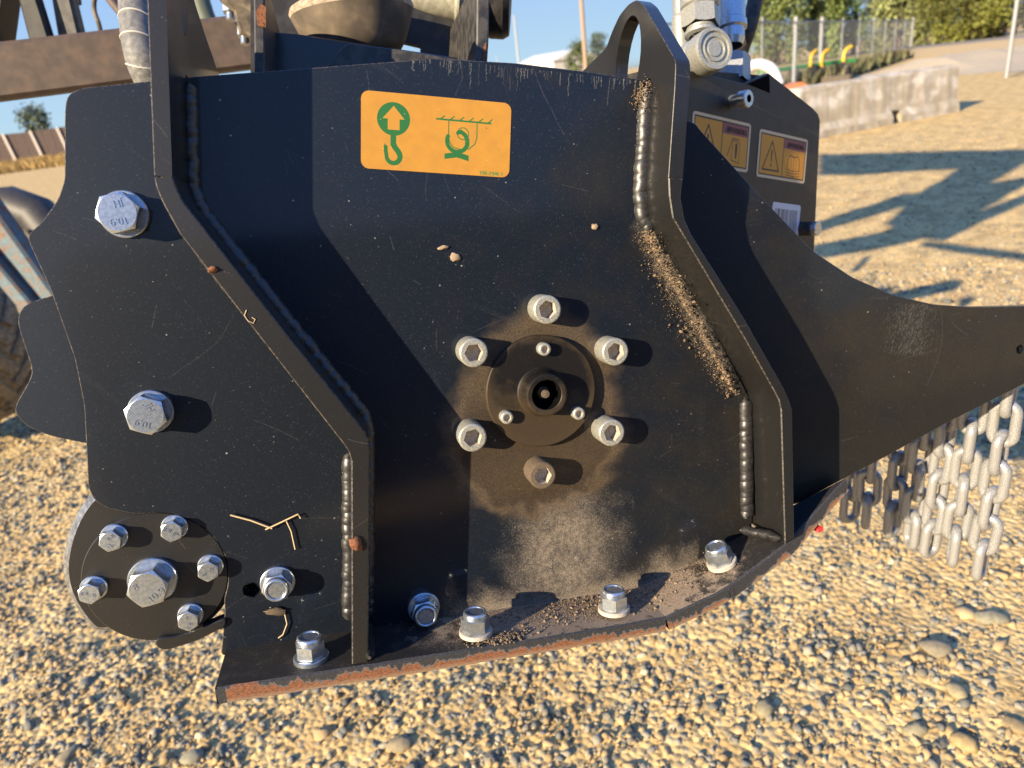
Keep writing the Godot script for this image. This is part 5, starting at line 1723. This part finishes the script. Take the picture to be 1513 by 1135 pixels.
func make_far_things() -> void:
	# a low bank of pale gravel and the road behind it
	var s := st()
	var c := Vector3(16.252, 0, -23.86)
	var f := noise(0.35, 91)
	for i in 30:
		for j in 12:
			var p := []
			for q in [Vector2(i, j), Vector2(i + 1, j), Vector2(i + 1, j + 1), Vector2(i, j + 1)]:
				var x: float = -7.0 + q.x * 0.6
				var z: float = 3.0 - q.y * 0.8
				var h := 0.50 * exp(-pow((z + 2.0) / 2.4, 2.0)) * smoothstep(-2.6, -0.8, x) * smoothstep(11.0, 7.0, x)
				p.append(c + Vector3(x, h * (1.0 + 0.25 * f.get_noise_2d(x * 3.0, z * 3.0)) - 0.02, z))
			flat(s, p, Vector3.UP)
	tag(build("gravel_bank", s, worn(1.4, noise(0.05, 92), [[0.3, lin(0.30, 0.25, 0.17)], [0.7, lin(0.44, 0.37, 0.26)]], 0.95, 0.0, true)), "low pale grey gravel bank beyond the yard", "bank", "", "structure")
	s = st()
	var a := Vector3(24.543, 0, -43.562)
	var b := Vector3(27.652, 0, -31.613)
	var back := Vector3(0.3, 0, -1).normalized() * 7.0
	flat(s, [a + Vector3(0, 0.45, 0), b + Vector3(0, 0.5, 0), b + back + Vector3(0, 0.55, 0), a + back + Vector3(0, 0.5, 0)], Vector3.UP)
	flat(s, [a, b, b + Vector3(0, 0.5, 0), a + Vector3(0, 0.45, 0)], Vector3(0, 0.3, 1))
	tag(build("road", s, mat(Color(0.20, 0.17, 0.13), 0.9)), "raised grey road strip beyond the gravel bank", "road", "", "structure")
	# low white building far off
	var o := base("white_building", Vector3(13.552, 0, -129.29))
	o.rotation.y = 0.5
	tag(o, "low white farm building with a shallow gable roof far off", "building")
	s = st()
	box(s, Vector3(9.0, 3.6, 12.0), Transform3D(Basis.IDENTITY, Vector3(0, 1.8, 0)))
	build("wall", s, mat(Color(0.62, 0.60, 0.52), 0.8), o)
	s = st()
	prism(s, PackedVector2Array([Vector2(-4.8, 3.55), Vector2(4.8, 3.55), Vector2(0.0, 5.0)]), -6.2, 6.2)
	build("roof", s, mat(Color(0.66, 0.65, 0.60), 0.7), o)
	s = st()
	box(s, Vector3(2.6, 2.8, 0.08), Transform3D(Basis.IDENTITY, Vector3(1.5, 1.4, 6.03)))
	build("door", s, mat(Color(0.40, 0.38, 0.33), 0.8), o)
	# poles
	for p in [["wooden_pole", Vector3(8.2329, 0, -57.413), 12.0, 0.17, "tall bare wooden pole beside the round shrub", Color(0.30, 0.22, 0.15)], ["steel_pole", Vector3(4.6596, 0, -79.864), 7.3, 0.12, "thin grey pole standing alone near the bracket", Color(0.34, 0.36, 0.36)], ["short_pole", Vector3(2.8032, 0, -89.956), 4.2, 0.06, "short thin post close to the bracket's cheek", Color(0.34, 0.36, 0.36)]]:
		s = st()
		tube(s, [Vector3.ZERO, Vector3(0, p[2], 0)], [p[3], p[3] * 0.75], 10)
		var q := build(p[0], s, mat(p[5], 0.8), self, Transform3D(Basis.IDENTITY, p[1]))
		tag(q, p[4], "pole")
	# green and yellow tillage tools parked behind the fence
	var spots := [[Vector3(11.338, 0, -27.775), 0.5, "green tillage tool with one yellow shank behind the thick fence post"], [Vector3(12.646, 0, -28.303), 0.2, "green tillage tool with a pair of bent yellow shanks behind the fence"]]
	var green := mat(Color(0.03, 0.22, 0.05), 0.5)
	var yellow := mat(Color(0.70, 0.42, 0.02), 0.5)
	for i in 2:
		o = base("tillage_tool", spots[i][0])
		o.rotation.y = spots[i][1]
		tag(o, spots[i][2], "farm tool", "tillage tools behind the fence")
		for z in [-0.4, 0.4]:
			s = st()
			beam(s, Vector3(-1.2, 0.62, z), Vector3(1.2, 0.62, z), 0.12, 0.12, Vector3.UP, 0.01)
			build("frame_bar", s, green, o)
		for x in [-1.1, 0.0, 1.1]:
			s = st()
			beam(s, Vector3(x, 0.62, -0.4), Vector3(x, 0.62, 0.4), 0.09, 0.09, Vector3.UP, 0.01)
			build("cross_bar", s, green, o)
		for x in ([0.6] if i == 0 else [-0.15, 0.75]):
			s = st()
			tube(s, curve([Vector3(x + 0.22, 1.10, 0.45), Vector3(x - 0.04, 0.98, 0.48), Vector3(x - 0.12, 0.7, 0.5), Vector3(x - 0.05, 0.4, 0.5), Vector3(x - 0.02, 0.12, 0.6)], 5), 0.055, 8)
			build("shank", s, yellow, o)
		for x in [-0.9, 0.3]:
			s = st()
			lathe(s, [Vector2(0, -0.05), Vector2(0.30, -0.06), Vector2(0.32, 0), Vector2(0.30, 0.06), Vector2(0, 0.05)], 24, Transform3D(Basis(Vector3(0, 0, 1), Vector3(0, 1, 0), Vector3(-1, 0, 0)), Vector3(x, 0.31, 0.9)))
			build("gauge_wheel", s, M.hose_black, o)
	# white bent pipe over rust coloured scrap
	var at := Vector3(6.5598, 0, -17.832)
	s = st()
	tube(s, curve([Vector3(-0.55, 0.0, 0), Vector3(-0.45, 0.75, 0), Vector3(-0.1, 1.02, 0), Vector3(0.25, 0.9, 0.1), Vector3(0.42, 0.55, 0.15)], 6), 0.12, 12)
	tag(build("white_pipe", s, mat(Color(0.66, 0.64, 0.60), 0.5), self, Transform3D(Basis.IDENTITY, at)), "thick white plastic pipe bent over beside the black hose", "pipe")
	s = st()
	prism(s, softened(PackedVector2Array([Vector2(-0.6, 0.0), Vector2(0.8, 0.0), Vector2(0.75, 0.35), Vector2(0.35, 0.58), Vector2(-0.2, 0.42), Vector2(-0.55, 0.3)]), 0.06, 3), -0.25, 0.25, 0.008)
	tag(build("scrap_cover", s, mat(Color(0.42, 0.15, 0.06), 0.7), self, Transform3D(Basis.IDENTITY, at + Vector3(0.35, 0, 0.5))), "orange rust coloured sheet cover under the white pipe", "cover")
	s = st()
	for k in 3: box(s, Vector3(0.7 - k * 0.2, 0.16, 0.6), Transform3D(Basis(Vector3.UP, k * 0.4), Vector3(0.1 * k, 0.11 + k * 0.22, 0)), 0.03)
	tag(build("grey_scrap_heap", s, M.dirty, self, Transform3D(Basis.IDENTITY, at + Vector3(1.1, 0, 1.2))), "low heap of grey scrap left of the thick fence post", "scrap")

func slab(parent: Node3D, called: String, m: Material, poly: PackedVector2Array, z: float, thick: float, bev := 0.004) -> MeshInstance3D:
	var s := st()
	prism(s, poly, z - thick, z, bev)
	return build(called, s, m, parent)

func make_frame() -> void:
	# the brown frame beam of the carrier and what stands on it
	var o := base("carrier_chassis")
	tag(o, "rusty brown steel frame beam with black bars rising from it", "machine frame")
	var s := st()
	var a := Vector3(-0.7211, 1.4004, -1.2344)
	var b := Vector3(-0.3801, 1.4055, -1.3015)
	var d := (b - a).normalized()
	beam(s, a - d * 1.2, b + d * 0.25, 0.075, 0.077, Vector3.UP, 0.006)
	build("main_beam", s, M.beam, o)
	slab(o, "leaning_bar", M.dull, PackedVector2Array([Vector2(-0.6594, 1.521), Vector2(-0.6323, 1.518), Vector2(-0.6337, 1.419), Vector2(-0.6677, 1.423)]), -1.24, 0.015)
	slab(o, "leaning_bar", M.scuffed, PackedVector2Array([Vector2(-0.6189, 1.519), Vector2(-0.5912, 1.516), Vector2(-0.599, 1.416), Vector2(-0.6357, 1.42)]), -1.26, 0.02)
	slab(o, "leaning_bar", M.dull, PackedVector2Array([Vector2(-0.6768, 1.523), Vector2(-0.6719, 1.522), Vector2(-0.7133, 1.445), Vector2(-0.7272, 1.447)]), -1.24, 0.05, 0.0008)
	slab(o, "base_plate", M.dull, PackedVector2Array([Vector2(-0.6282, 1.438), Vector2(-0.5491, 1.437), Vector2(-0.5469, 1.431), Vector2(-0.6308, 1.431)]), -1.25, 0.08, 0.002)
	var path := [Vector3(-0.6603, 1.4493, -1.4716), Vector3(-0.6637, 1.4794, -1.4842), Vector3(-0.6689, 1.505, -1.4949), Vector3(-0.6617, 1.5316, -1.506), Vector3(-0.6353, 1.5628, -1.5191)]
	s = st()
	tube(s, curve(path, 6), 0.0042, 8)
	build("bent_rod", s, M.dirty, o)
	path = [Vector3(-0.584, 1.4598, -1.4543), Vector3(-0.6041, 1.4822, -1.4637), Vector3(-0.6305, 1.5211, -1.48), Vector3(-0.6495, 1.5615, -1.4968)]
	s = st()
	tube(s, curve(path, 6), 0.0085, 8)
	build("brown_lever", s, M.beam, o)
	s = st()
	var p := Vector3(-0.6952, 1.5308, -1.5057)
	var q := Vector3(-0.6957, 1.5172, -1.5)
	tube(s, [p, q], 0.005, 8)
	build("pin_end", s, M.dirty, o)
	# the bracket with two nuts at the right end of the beam
	slab(o, "nut_bracket", M.dirty, PackedVector2Array([Vector2(-0.2955, 1.455), Vector2(-0.2539, 1.451), Vector2(-0.2707, 1.384), Vector2(-0.2888, 1.394), Vector2(-0.2892, 1.419), Vector2(-0.3021, 1.431)]), -1.02, 0.04)
	for k in [[340, 12], [362, 50]]:
		pass
	for n in [[Vector3(-0.3031, 1.4366, -1.0652), Vector3(-0.3044, 1.4139, -1.0557)], [Vector3(-0.2876, 1.4071, -1.0529), Vector3(-0.2899, 1.3829, -1.0428)]]:
		s = st()
		var l: float = n[0].distance_to(n[1])
		var xf := Transform3D(upright(Vector3(1, 0, 0.3), n[1] - n[0]), n[0])
		hexagon(s, 0.017, 0.0, l * 0.62, 0.0, xf, true)
		lathe(s, [Vector2(0.0055, l * 0.6), Vector2(0.0055, l * 0.95), Vector2(0.0045, l), Vector2(0.0, l)], 20, xf)
		lathe(s, [Vector2(0.0, -0.004), Vector2(0.0115, -0.004), Vector2(0.0115, 0.0)], 24, xf)
		build("hanging_nut", s, M.zinc, o)
	# a green tube in the gap beside the lug
	s = st()
	tube(s, [Vector3(-0.546, 1.4534, -1.7443), Vector3(-0.5621, 1.5096, -1.7678), Vector3(-0.5775, 1.5929, -1.8027)], 0.020, 12)
	build("green_tube", s, mat(Color(0.06, 0.075, 0.05), 0.6), o)
	# ribbed rubber hose in its spiral guard
	path = [Vector3(-0.3281, 1.4588, -0.8685), Vector3(-0.3297, 1.4317, -0.8464), Vector3(-0.3278, 1.4049, -0.8244), Vector3(-0.3239, 1.3786, -0.8025), Vector3(-0.321, 1.3547, -0.7925), Vector3(-0.3208, 1.3321, -0.8047), Vector3(-0.3284, 1.3081, -0.8489)]
	var pts := curve(path, 22)
	var rad := []
	var along := 0.0
	for i in pts.size():
		if i > 0: along += pts[i].distance_to(pts[i - 1])
		rad.append(0.0172)
	s = st()
	tube(s, pts, rad, 24)
	var h := build("spiral_hose", s, M.rubber)
	tag(h, "thick grey hydraulic hose in a spiral guard behind the left lug", "hose")
	# the spiral edge of the guard
	var sp := []
	along = 0.0
	for i in pts.size() - 1:
		var t: Vector3 = (pts[i + 1] - pts[i])
		for k in 4:
			var w: Vector3 = pts[i] + t * k / 4.0
			along += t.length() / 4.0
			var dir := t.normalized()
			var x := dir.cross(Vector3(0, 0, 1)).normalized()
			var y := dir.cross(x)
			var ang := -along / 0.0250 * TAU
			sp.append(w + (x * cos(ang) + y * sin(ang)) * 0.0172)
	s = st()
	tube(s, sp, 0.0009, 6)
	build("guard_edge", s, mat(Color(0.42, 0.40, 0.36), 0.6), h)
	# black hose at the coupling
	s = st()
	tube(s, curve([Vector3(0.3612, 1.4004, -0.9742), Vector3(0.3482, 1.3642, -0.9591), Vector3(0.3356, 1.3309, -0.9451), Vector3(0.3284, 1.3096, -0.9471), Vector3(0.3303, 1.2905, -0.9716)], 8), 0.0092, 16)
	tag(build("black_hose", s, M.hose_black), "black rubber hydraulic hose running down behind the steel fittings", "hose")

func make_carrier() -> void:
	# the carrier's boom, out of the picture above the head: unseen slabs outlined to throw the shadow on the yard
	var o := base("unseen_carrier")
	tag(o, "unseen boom and body of the carrying machine, shading the yard and the plate reflections", "machine boom")
	slab(o, "boom", M.dull, PackedVector2Array([Vector2(-5.418, 5.201), Vector2(-4.095, 4.84), Vector2(-2.184, 4.305), Vector2(-1.669, 4.184), Vector2(-1.41, 3.728), Vector2(-1.963, 3.968), Vector2(-2.491, 3.867), Vector2(-3.098, 4.006), Vector2(-3.793, 4.093), Vector2(-4.394, 4.275)]), -0.600, 0.05, 0.0)
	slab(o, "arm", M.dull, PackedVector2Array([Vector2(-1.713, 4.342), Vector2(-1.897, 3.933), Vector2(-2.351, 3.916), Vector2(-2.469, 3.866), Vector2(-2.373, 3.249), Vector2(-2.228, 2.946), Vector2(-2.117, 2.713), Vector2(-1.631, 2.402), Vector2(-1.578, 2.565), Vector2(-1.76, 3.059), Vector2(-1.811, 3.367), Vector2(-1.788, 3.766), Vector2(-1.638, 4.21)]), -0.660, 0.05, 0.0)
	slab(o, "cylinder", M.dull, PackedVector2Array([Vector2(-2.307, 3.23), Vector2(-2.465, 3.304), Vector2(-2.804, 2.862), Vector2(-2.621, 2.698), Vector2(-2.184, 3.059)]), -0.720, 0.05, 0.0)
	slab(o, "hose_bundle", M.dull, PackedVector2Array([Vector2(-1.893, 2.772), Vector2(-1.87, 2.521), Vector2(-2.309, 2.441), Vector2(-2.135, 2.265), Vector2(-2.002, 2.238), Vector2(-1.5, 2.332), Vector2(-1.596, 2.553)]), -0.780, 0.05, 0.0)
	slab(o, "link_bar", M.dull, PackedVector2Array([Vector2(-1.266, 3.251), Vector2(-1.62, 3.227), Vector2(-1.518, 2.824), Vector2(-1.405, 2.489), Vector2(-1.323, 2.434), Vector2(-1.248, 2.756), Vector2(-1.198, 3.145)]), -0.840, 0.05, 0.0)
	slab(o, "link_bar", M.dull, PackedVector2Array([Vector2(-0.9578, 2.838), Vector2(-1.117, 2.651), Vector2(-1.257, 2.399), Vector2(-1.303, 2.267), Vector2(-1.138, 2.211), Vector2(-1.056, 2.411), Vector2(-0.8677, 2.697)]), -0.900, 0.05, 0.0)
	slab(o, "lower_bar", M.dull, PackedVector2Array([Vector2(-1.167, 2.126), Vector2(-1.164, 2.175), Vector2(-0.8836, 2.086), Vector2(-0.2863, 1.859), Vector2(-0.0286, 1.773), Vector2(0.0229, 1.682), Vector2(-0.2848, 1.8), Vector2(-0.8026, 1.983)]), -0.960, 0.05, 0.0)

	# unseen body behind the viewer, placed to darken what the lower plate reflects
	var s := st()
	box(s, Vector3(6.2, 1.75, 2.6), Transform3D(Basis(Vector3.UP, -0.1), Vector3(2.2, 1.40, 5.1)), 0.12)
	build("unseen_body", s, M.dull, o)
	s = st()
	box(s, Vector3(1.4, 1.2, 1.6), Transform3D(Basis.IDENTITY, Vector3(4.6, 2.85, 5.4)), 0.10)
	build("unseen_cab", s, M.dull, o)
	for x in [-0.2, 4.6]:
		s = st()
		box(s, Vector3(0.9, 0.8, 3.2), Transform3D(Basis.IDENTITY, Vector3(x, 0.4, 5.1)), 0.16)
		build("unseen_track", s, M.hose_black, o)

func make_wheel() -> void:
	# wheel and blue arm of an old implement standing at the left
	var hub := Vector3(-2.6113, 0.5896, -3.1715)
	var o := base("implement_wheel", Vector3(hub.x, 0.0, hub.z))
	tag(o, "muddy lugged tyre of an old implement with a flaking blue arm", "wheel")
	var c := Vector3(0.0, hub.y, 0.0)
	var turn := Basis(Vector3.UP, 1.30) * Basis(Vector3(0, 0, 1), Vector3(0, 1, 0), Vector3(-1, 0, 0))
	var rubber := worn(0.4, noise(0.03, 95), [[0.25, lin(0.12, 0.10, 0.07)], [0.6, lin(0.20, 0.17, 0.12)], [0.8, lin(0.28, 0.24, 0.17)]], 0.9)
	var s := st()
	lathe(s, [Vector2(0.26, -0.10), Vector2(0.36, -0.14), Vector2(0.45, -0.13), Vector2(0.49, -0.09), Vector2(0.50, 0.0), Vector2(0.49, 0.09), Vector2(0.45, 0.13), Vector2(0.36, 0.14), Vector2(0.26, 0.10)], 56, Transform3D(turn, c), true)
	build("tyre", s, rubber, o)
	for k in 22:
		for side in [-1, 1]:
			s = st()
			var t := TAU * (k + 0.5 * float(side > 0)) / 22.0
			var xf := Transform3D(turn, c) * Transform3D(Basis(Vector3(0, 0, 1), t), Vector3.ZERO)
			beam(s, xf * Vector3(0.495, 0.0, side * 0.005), xf * Vector3(0.47, 0.14, side * 0.125), 0.05, 0.055, (xf.basis * Vector3.RIGHT), 0.008)
			build("tyre_lug", s, rubber, o)
	s = st()
	lathe(s, [Vector2(0.27, 0.10), Vector2(0.25, 0.09), Vector2(0.22, 0.03), Vector2(0.08, 0.03), Vector2(0.07, 0.10), Vector2(0.0, 0.10)], 40, Transform3D(turn, c))
	lathe(s, [Vector2(0.0, -0.02), Vector2(0.22, -0.02), Vector2(0.27, -0.10)], 40, Transform3D(turn, c))
	var blue := worn(0.35, noise(0.02, 96), [[0.28, lin(0.10, 0.045, 0.025)], [0.42, lin(0.16, 0.11, 0.075)], [0.48, lin(0.045, 0.085, 0.105)], [0.8, lin(0.08, 0.135, 0.155)]], 0.7)
	build("rim", s, blue, o)
	# blue arm and guard in front of the tyre
	var arm := base("blue_arm", Vector3.ZERO, o)
	s = st()
	beam(s, Vector3(-1.8562, 1.1395, -2.7512) - Vector3(hub.x, 0.0, hub.z), Vector3(-1.6106, 0.7196, -2.5755) - Vector3(hub.x, 0.0, hub.z), 0.13, 0.08, Vector3(0, 0, 1), 0.01)
	build("upper_bar", s, blue, arm)
	s = st()
	beam(s, Vector3(-1.88, 1.0599, -2.6637) - Vector3(hub.x, 0.0, hub.z), Vector3(-1.6512, 0.7389, -2.5294) - Vector3(hub.x, 0.0, hub.z), 0.055, 0.05, Vector3(0, 0, 1), 0.008)
	build("lower_bar", s, blue, arm)
	# a second, dark fender behind
	s = st()
	tube(s, [Vector3(-2.5792, 1.0094, -3.7807), Vector3(-2.374, 1.0083, -3.7802), Vector3(-2.2581, 0.9541, -3.7576), Vector3(-2.1777, 0.8377, -3.7089), Vector3(-2.1789, 0.6232, -3.6192)], 0.10, 14)
	tag(build("old_tyre", s, M.hose_black), "worn dark old tyre casing behind the blue arm", "tyre")

func make_litter() -> void:
	# straws, husks and crumbs caught on the head
	var on := func(p: Vector3) -> Vector3: return HEAD_AT + head.basis * p
	var straw := func(pts: Array, r: float) -> SurfaceTool:
		var w := []
		for p: Vector3 in pts: w.append(on.call(p))
		var s := st()
		tube(s, w, r, 6)
		return s
	tag(build("dry_stalk", straw.call([Vector3(-0.0758, -0.1814, 0.0025), Vector3(-0.062, -0.1861, 0.0025), Vector3(-0.0472, -0.193, 0.0025)], 0.0007), M.straw), "pale dry grass stalk on the plate above the lock nut", "grass stalk")
	tag(build("dry_stalk", straw.call([Vector3(-0.0519, -0.1936, 0.003), Vector3(-0.0409, -0.1885, 0.003), Vector3(-0.029, -0.1828, 0.003), Vector3(-0.0271, -0.186, 0.003)], 0.0006), M.straw), "bent pale grass stalk crossing the tip of the straight one", "grass stalk")
	tag(build("dry_stalk", straw.call([Vector3(-0.0377, -0.1868, 0.0022), Vector3(-0.0339, -0.1959, 0.0022), Vector3(-0.0312, -0.2102, 0.0022)], 0.0005), M.straw), "thin dry stalk hanging down from the bent stalk", "grass stalk")
	tag(build("root_thread", straw.call([Vector3(-0.0394, -0.2593, 0.0022), Vector3(-0.0376, -0.2687, 0.0022), Vector3(-0.0406, -0.2772, 0.0022), Vector3(-0.044, -0.2796, 0.0022)], 0.0005), M.straw), "curled pale root thread under the lock nut", "root")
	tag(build("root_thread", straw.call([Vector3(-0.0563, -0.0308, 0.0504), Vector3(-0.0576, -0.0342, 0.0504), Vector3(-0.0556, -0.0376, 0.0504), Vector3(-0.0524, -0.0392, 0.0504), Vector3(-0.0512, -0.0366, 0.0504), Vector3(-0.0532, -0.0354, 0.0504)], 0.0003), M.straw), "tiny curl of pale fibre stuck on the left rib's edge", "fibre")
	var flake := func(called: String, at: Vector3, size: Vector3, m: Material, sd: int, label: String, category: String, angle := 0.3) -> void:
		var o := build_mesh(called, pebble_mesh(sd, size, 0.7, 8, 12), m, self, Transform3D(head.basis * Basis(Vector3(0, 0, 1), angle), on.call(at)))
		tag(o, label, category)
	flake.call("bark_flake", Vector3(-0.0457, -0.2584, 0.002), Vector3(0.0070, 0.0030, 0.0014), M.caked, 411, "rusty brown bark flake wedged under the lock nut", "bark", -0.1)
	flake.call("rust_clump", Vector3(0.0113, -0.1893, 0.0505), Vector3(0.0042, 0.0050, 0.003), M.rust, 402, "bright orange rust clump on the lower edge of the left rib", "rust")
	flake.call("rust_clump", Vector3(-0.0756, -0.0062, 0.0505), Vector3(0.0030, 0.0020, 0.002), M.rust, 403, "small orange rust clump halfway along the slanted left rib", "rust")
	flake.call("seed_husk", Vector3(0.0829, 0.0081, 0.001), Vector3(0.0036, 0.0030, 0.0012), M.grit, 404, "round tan seed husk in the middle of the plate", "husk")
	flake.call("seed_husk", Vector3(0.0738, 0.0145, 0.001), Vector3(0.0040, 0.0014, 0.0009), M.grit, 405, "narrow grey seed husk just above the round one", "husk")
	flake.call("seed_husk", Vector3(0.19, 0.0354, 0.001), Vector3(0.0026, 0.0022, 0.0012), M.grit, 406, "small grey husk on the plate near the right rib's weld", "husk")
	# fine soil: a drift on the flange, crumbs in the corner of the right rib and at the weld
	var r := RandomNumberGenerator.new()
	r.seed = 55
	var crumbs := []
	for i in 6000:
		var u := r.randfn(0.205, 0.055)
		if u < 0.09 or u > 0.32: continue
		var z := absf(r.randfn(0.0, 0.020)) + 0.002
		if z > flange_front(u) - 0.012: continue
		crumbs.append([Vector3(u, flange_top(u) + 0.0002, z), r.randf_range(0.00015, 0.0005) * (1.0 + 2.5 * float(r.randf() < 0.03))])
	for i in 380:
		var u := r.randfn(0.118, 0.010)
		crumbs.append([Vector3(u, flange_top(u) + 0.0004, clampf(r.randfn(0.045, 0.004), 0.03, 0.054)), r.randf_range(0.0003, 0.0013)])
	var cl := noise(1.0, 57)
	for i in 5200:
		var t := pow(r.randf(), 1.2)
		if cl.get_noise_2d(t * 30.0, r.randf() * 6.0) < r.randf_range(-0.25, 0.35): continue
		var p := Vector2(0.2300, 0.036).lerp(Vector2(0.322, -0.092), t)
		var side := Vector2(-0.81, -0.58)
		var off := absf(r.randfn(0.0, 0.0035 + 0.0045 * sin(t * PI))) 
		var z := absf(r.randfn(0.0, 0.012)) * (1.0 - t * 0.5)
		p += side * (off if z < 0.004 else 0.0006) + Vector2(-0.003, -0.002)
		crumbs.append([Vector3(p.x, p.y, minf(z, 0.036) + 0.0006), r.randf_range(0.00015, 0.00055) * (1.0 + 2.2 * float(r.randf() < 0.04))])
	for i in 420:
		crumbs.append([Vector3(0.2215 + r.randfn(0, 0.003), 0.132 + r.randfn(0, 0.006), absf(r.randfn(0.002, 0.003))), r.randf_range(0.0002, 0.0008)])
	var mm := MultiMesh.new()
	mm.transform_format = MultiMesh.TRANSFORM_3D
	mm.use_colors = true
	mm.mesh = pebble_mesh(500, Vector3(1, 0.7, 0.85), 0.8, 4, 6)
	mm.instance_count = crumbs.size()
	for i in crumbs.size():
		var b := head.basis * Basis.from_euler(Vector3(r.randf() * 6, r.randf() * 6, r.randf() * 6))
		mm.set_instance_transform(i, Transform3D(b.scaled(Vector3.ONE * float(crumbs[i][1])), on.call(crumbs[i][0])))
		var v := r.randf_range(0.65, 1.15)
		mm.set_instance_color(i, Color(0.20 * v, 0.145 * v, 0.092 * v))
	var o := MultiMeshInstance3D.new()
	o.name = "soil_crumbs"
	o.multimesh = mm
	o.material_override = M.pebble
	add_child(o, true)
	tag(o, "dry soil crumbs caught on the flange and along the right rib", "soil", "", "stuff")

func _ready() -> void:
	rng.seed = 2024
	make_sky()
	make_materials()
	make_ground()
	make_head()
	make_stones()
	make_background()
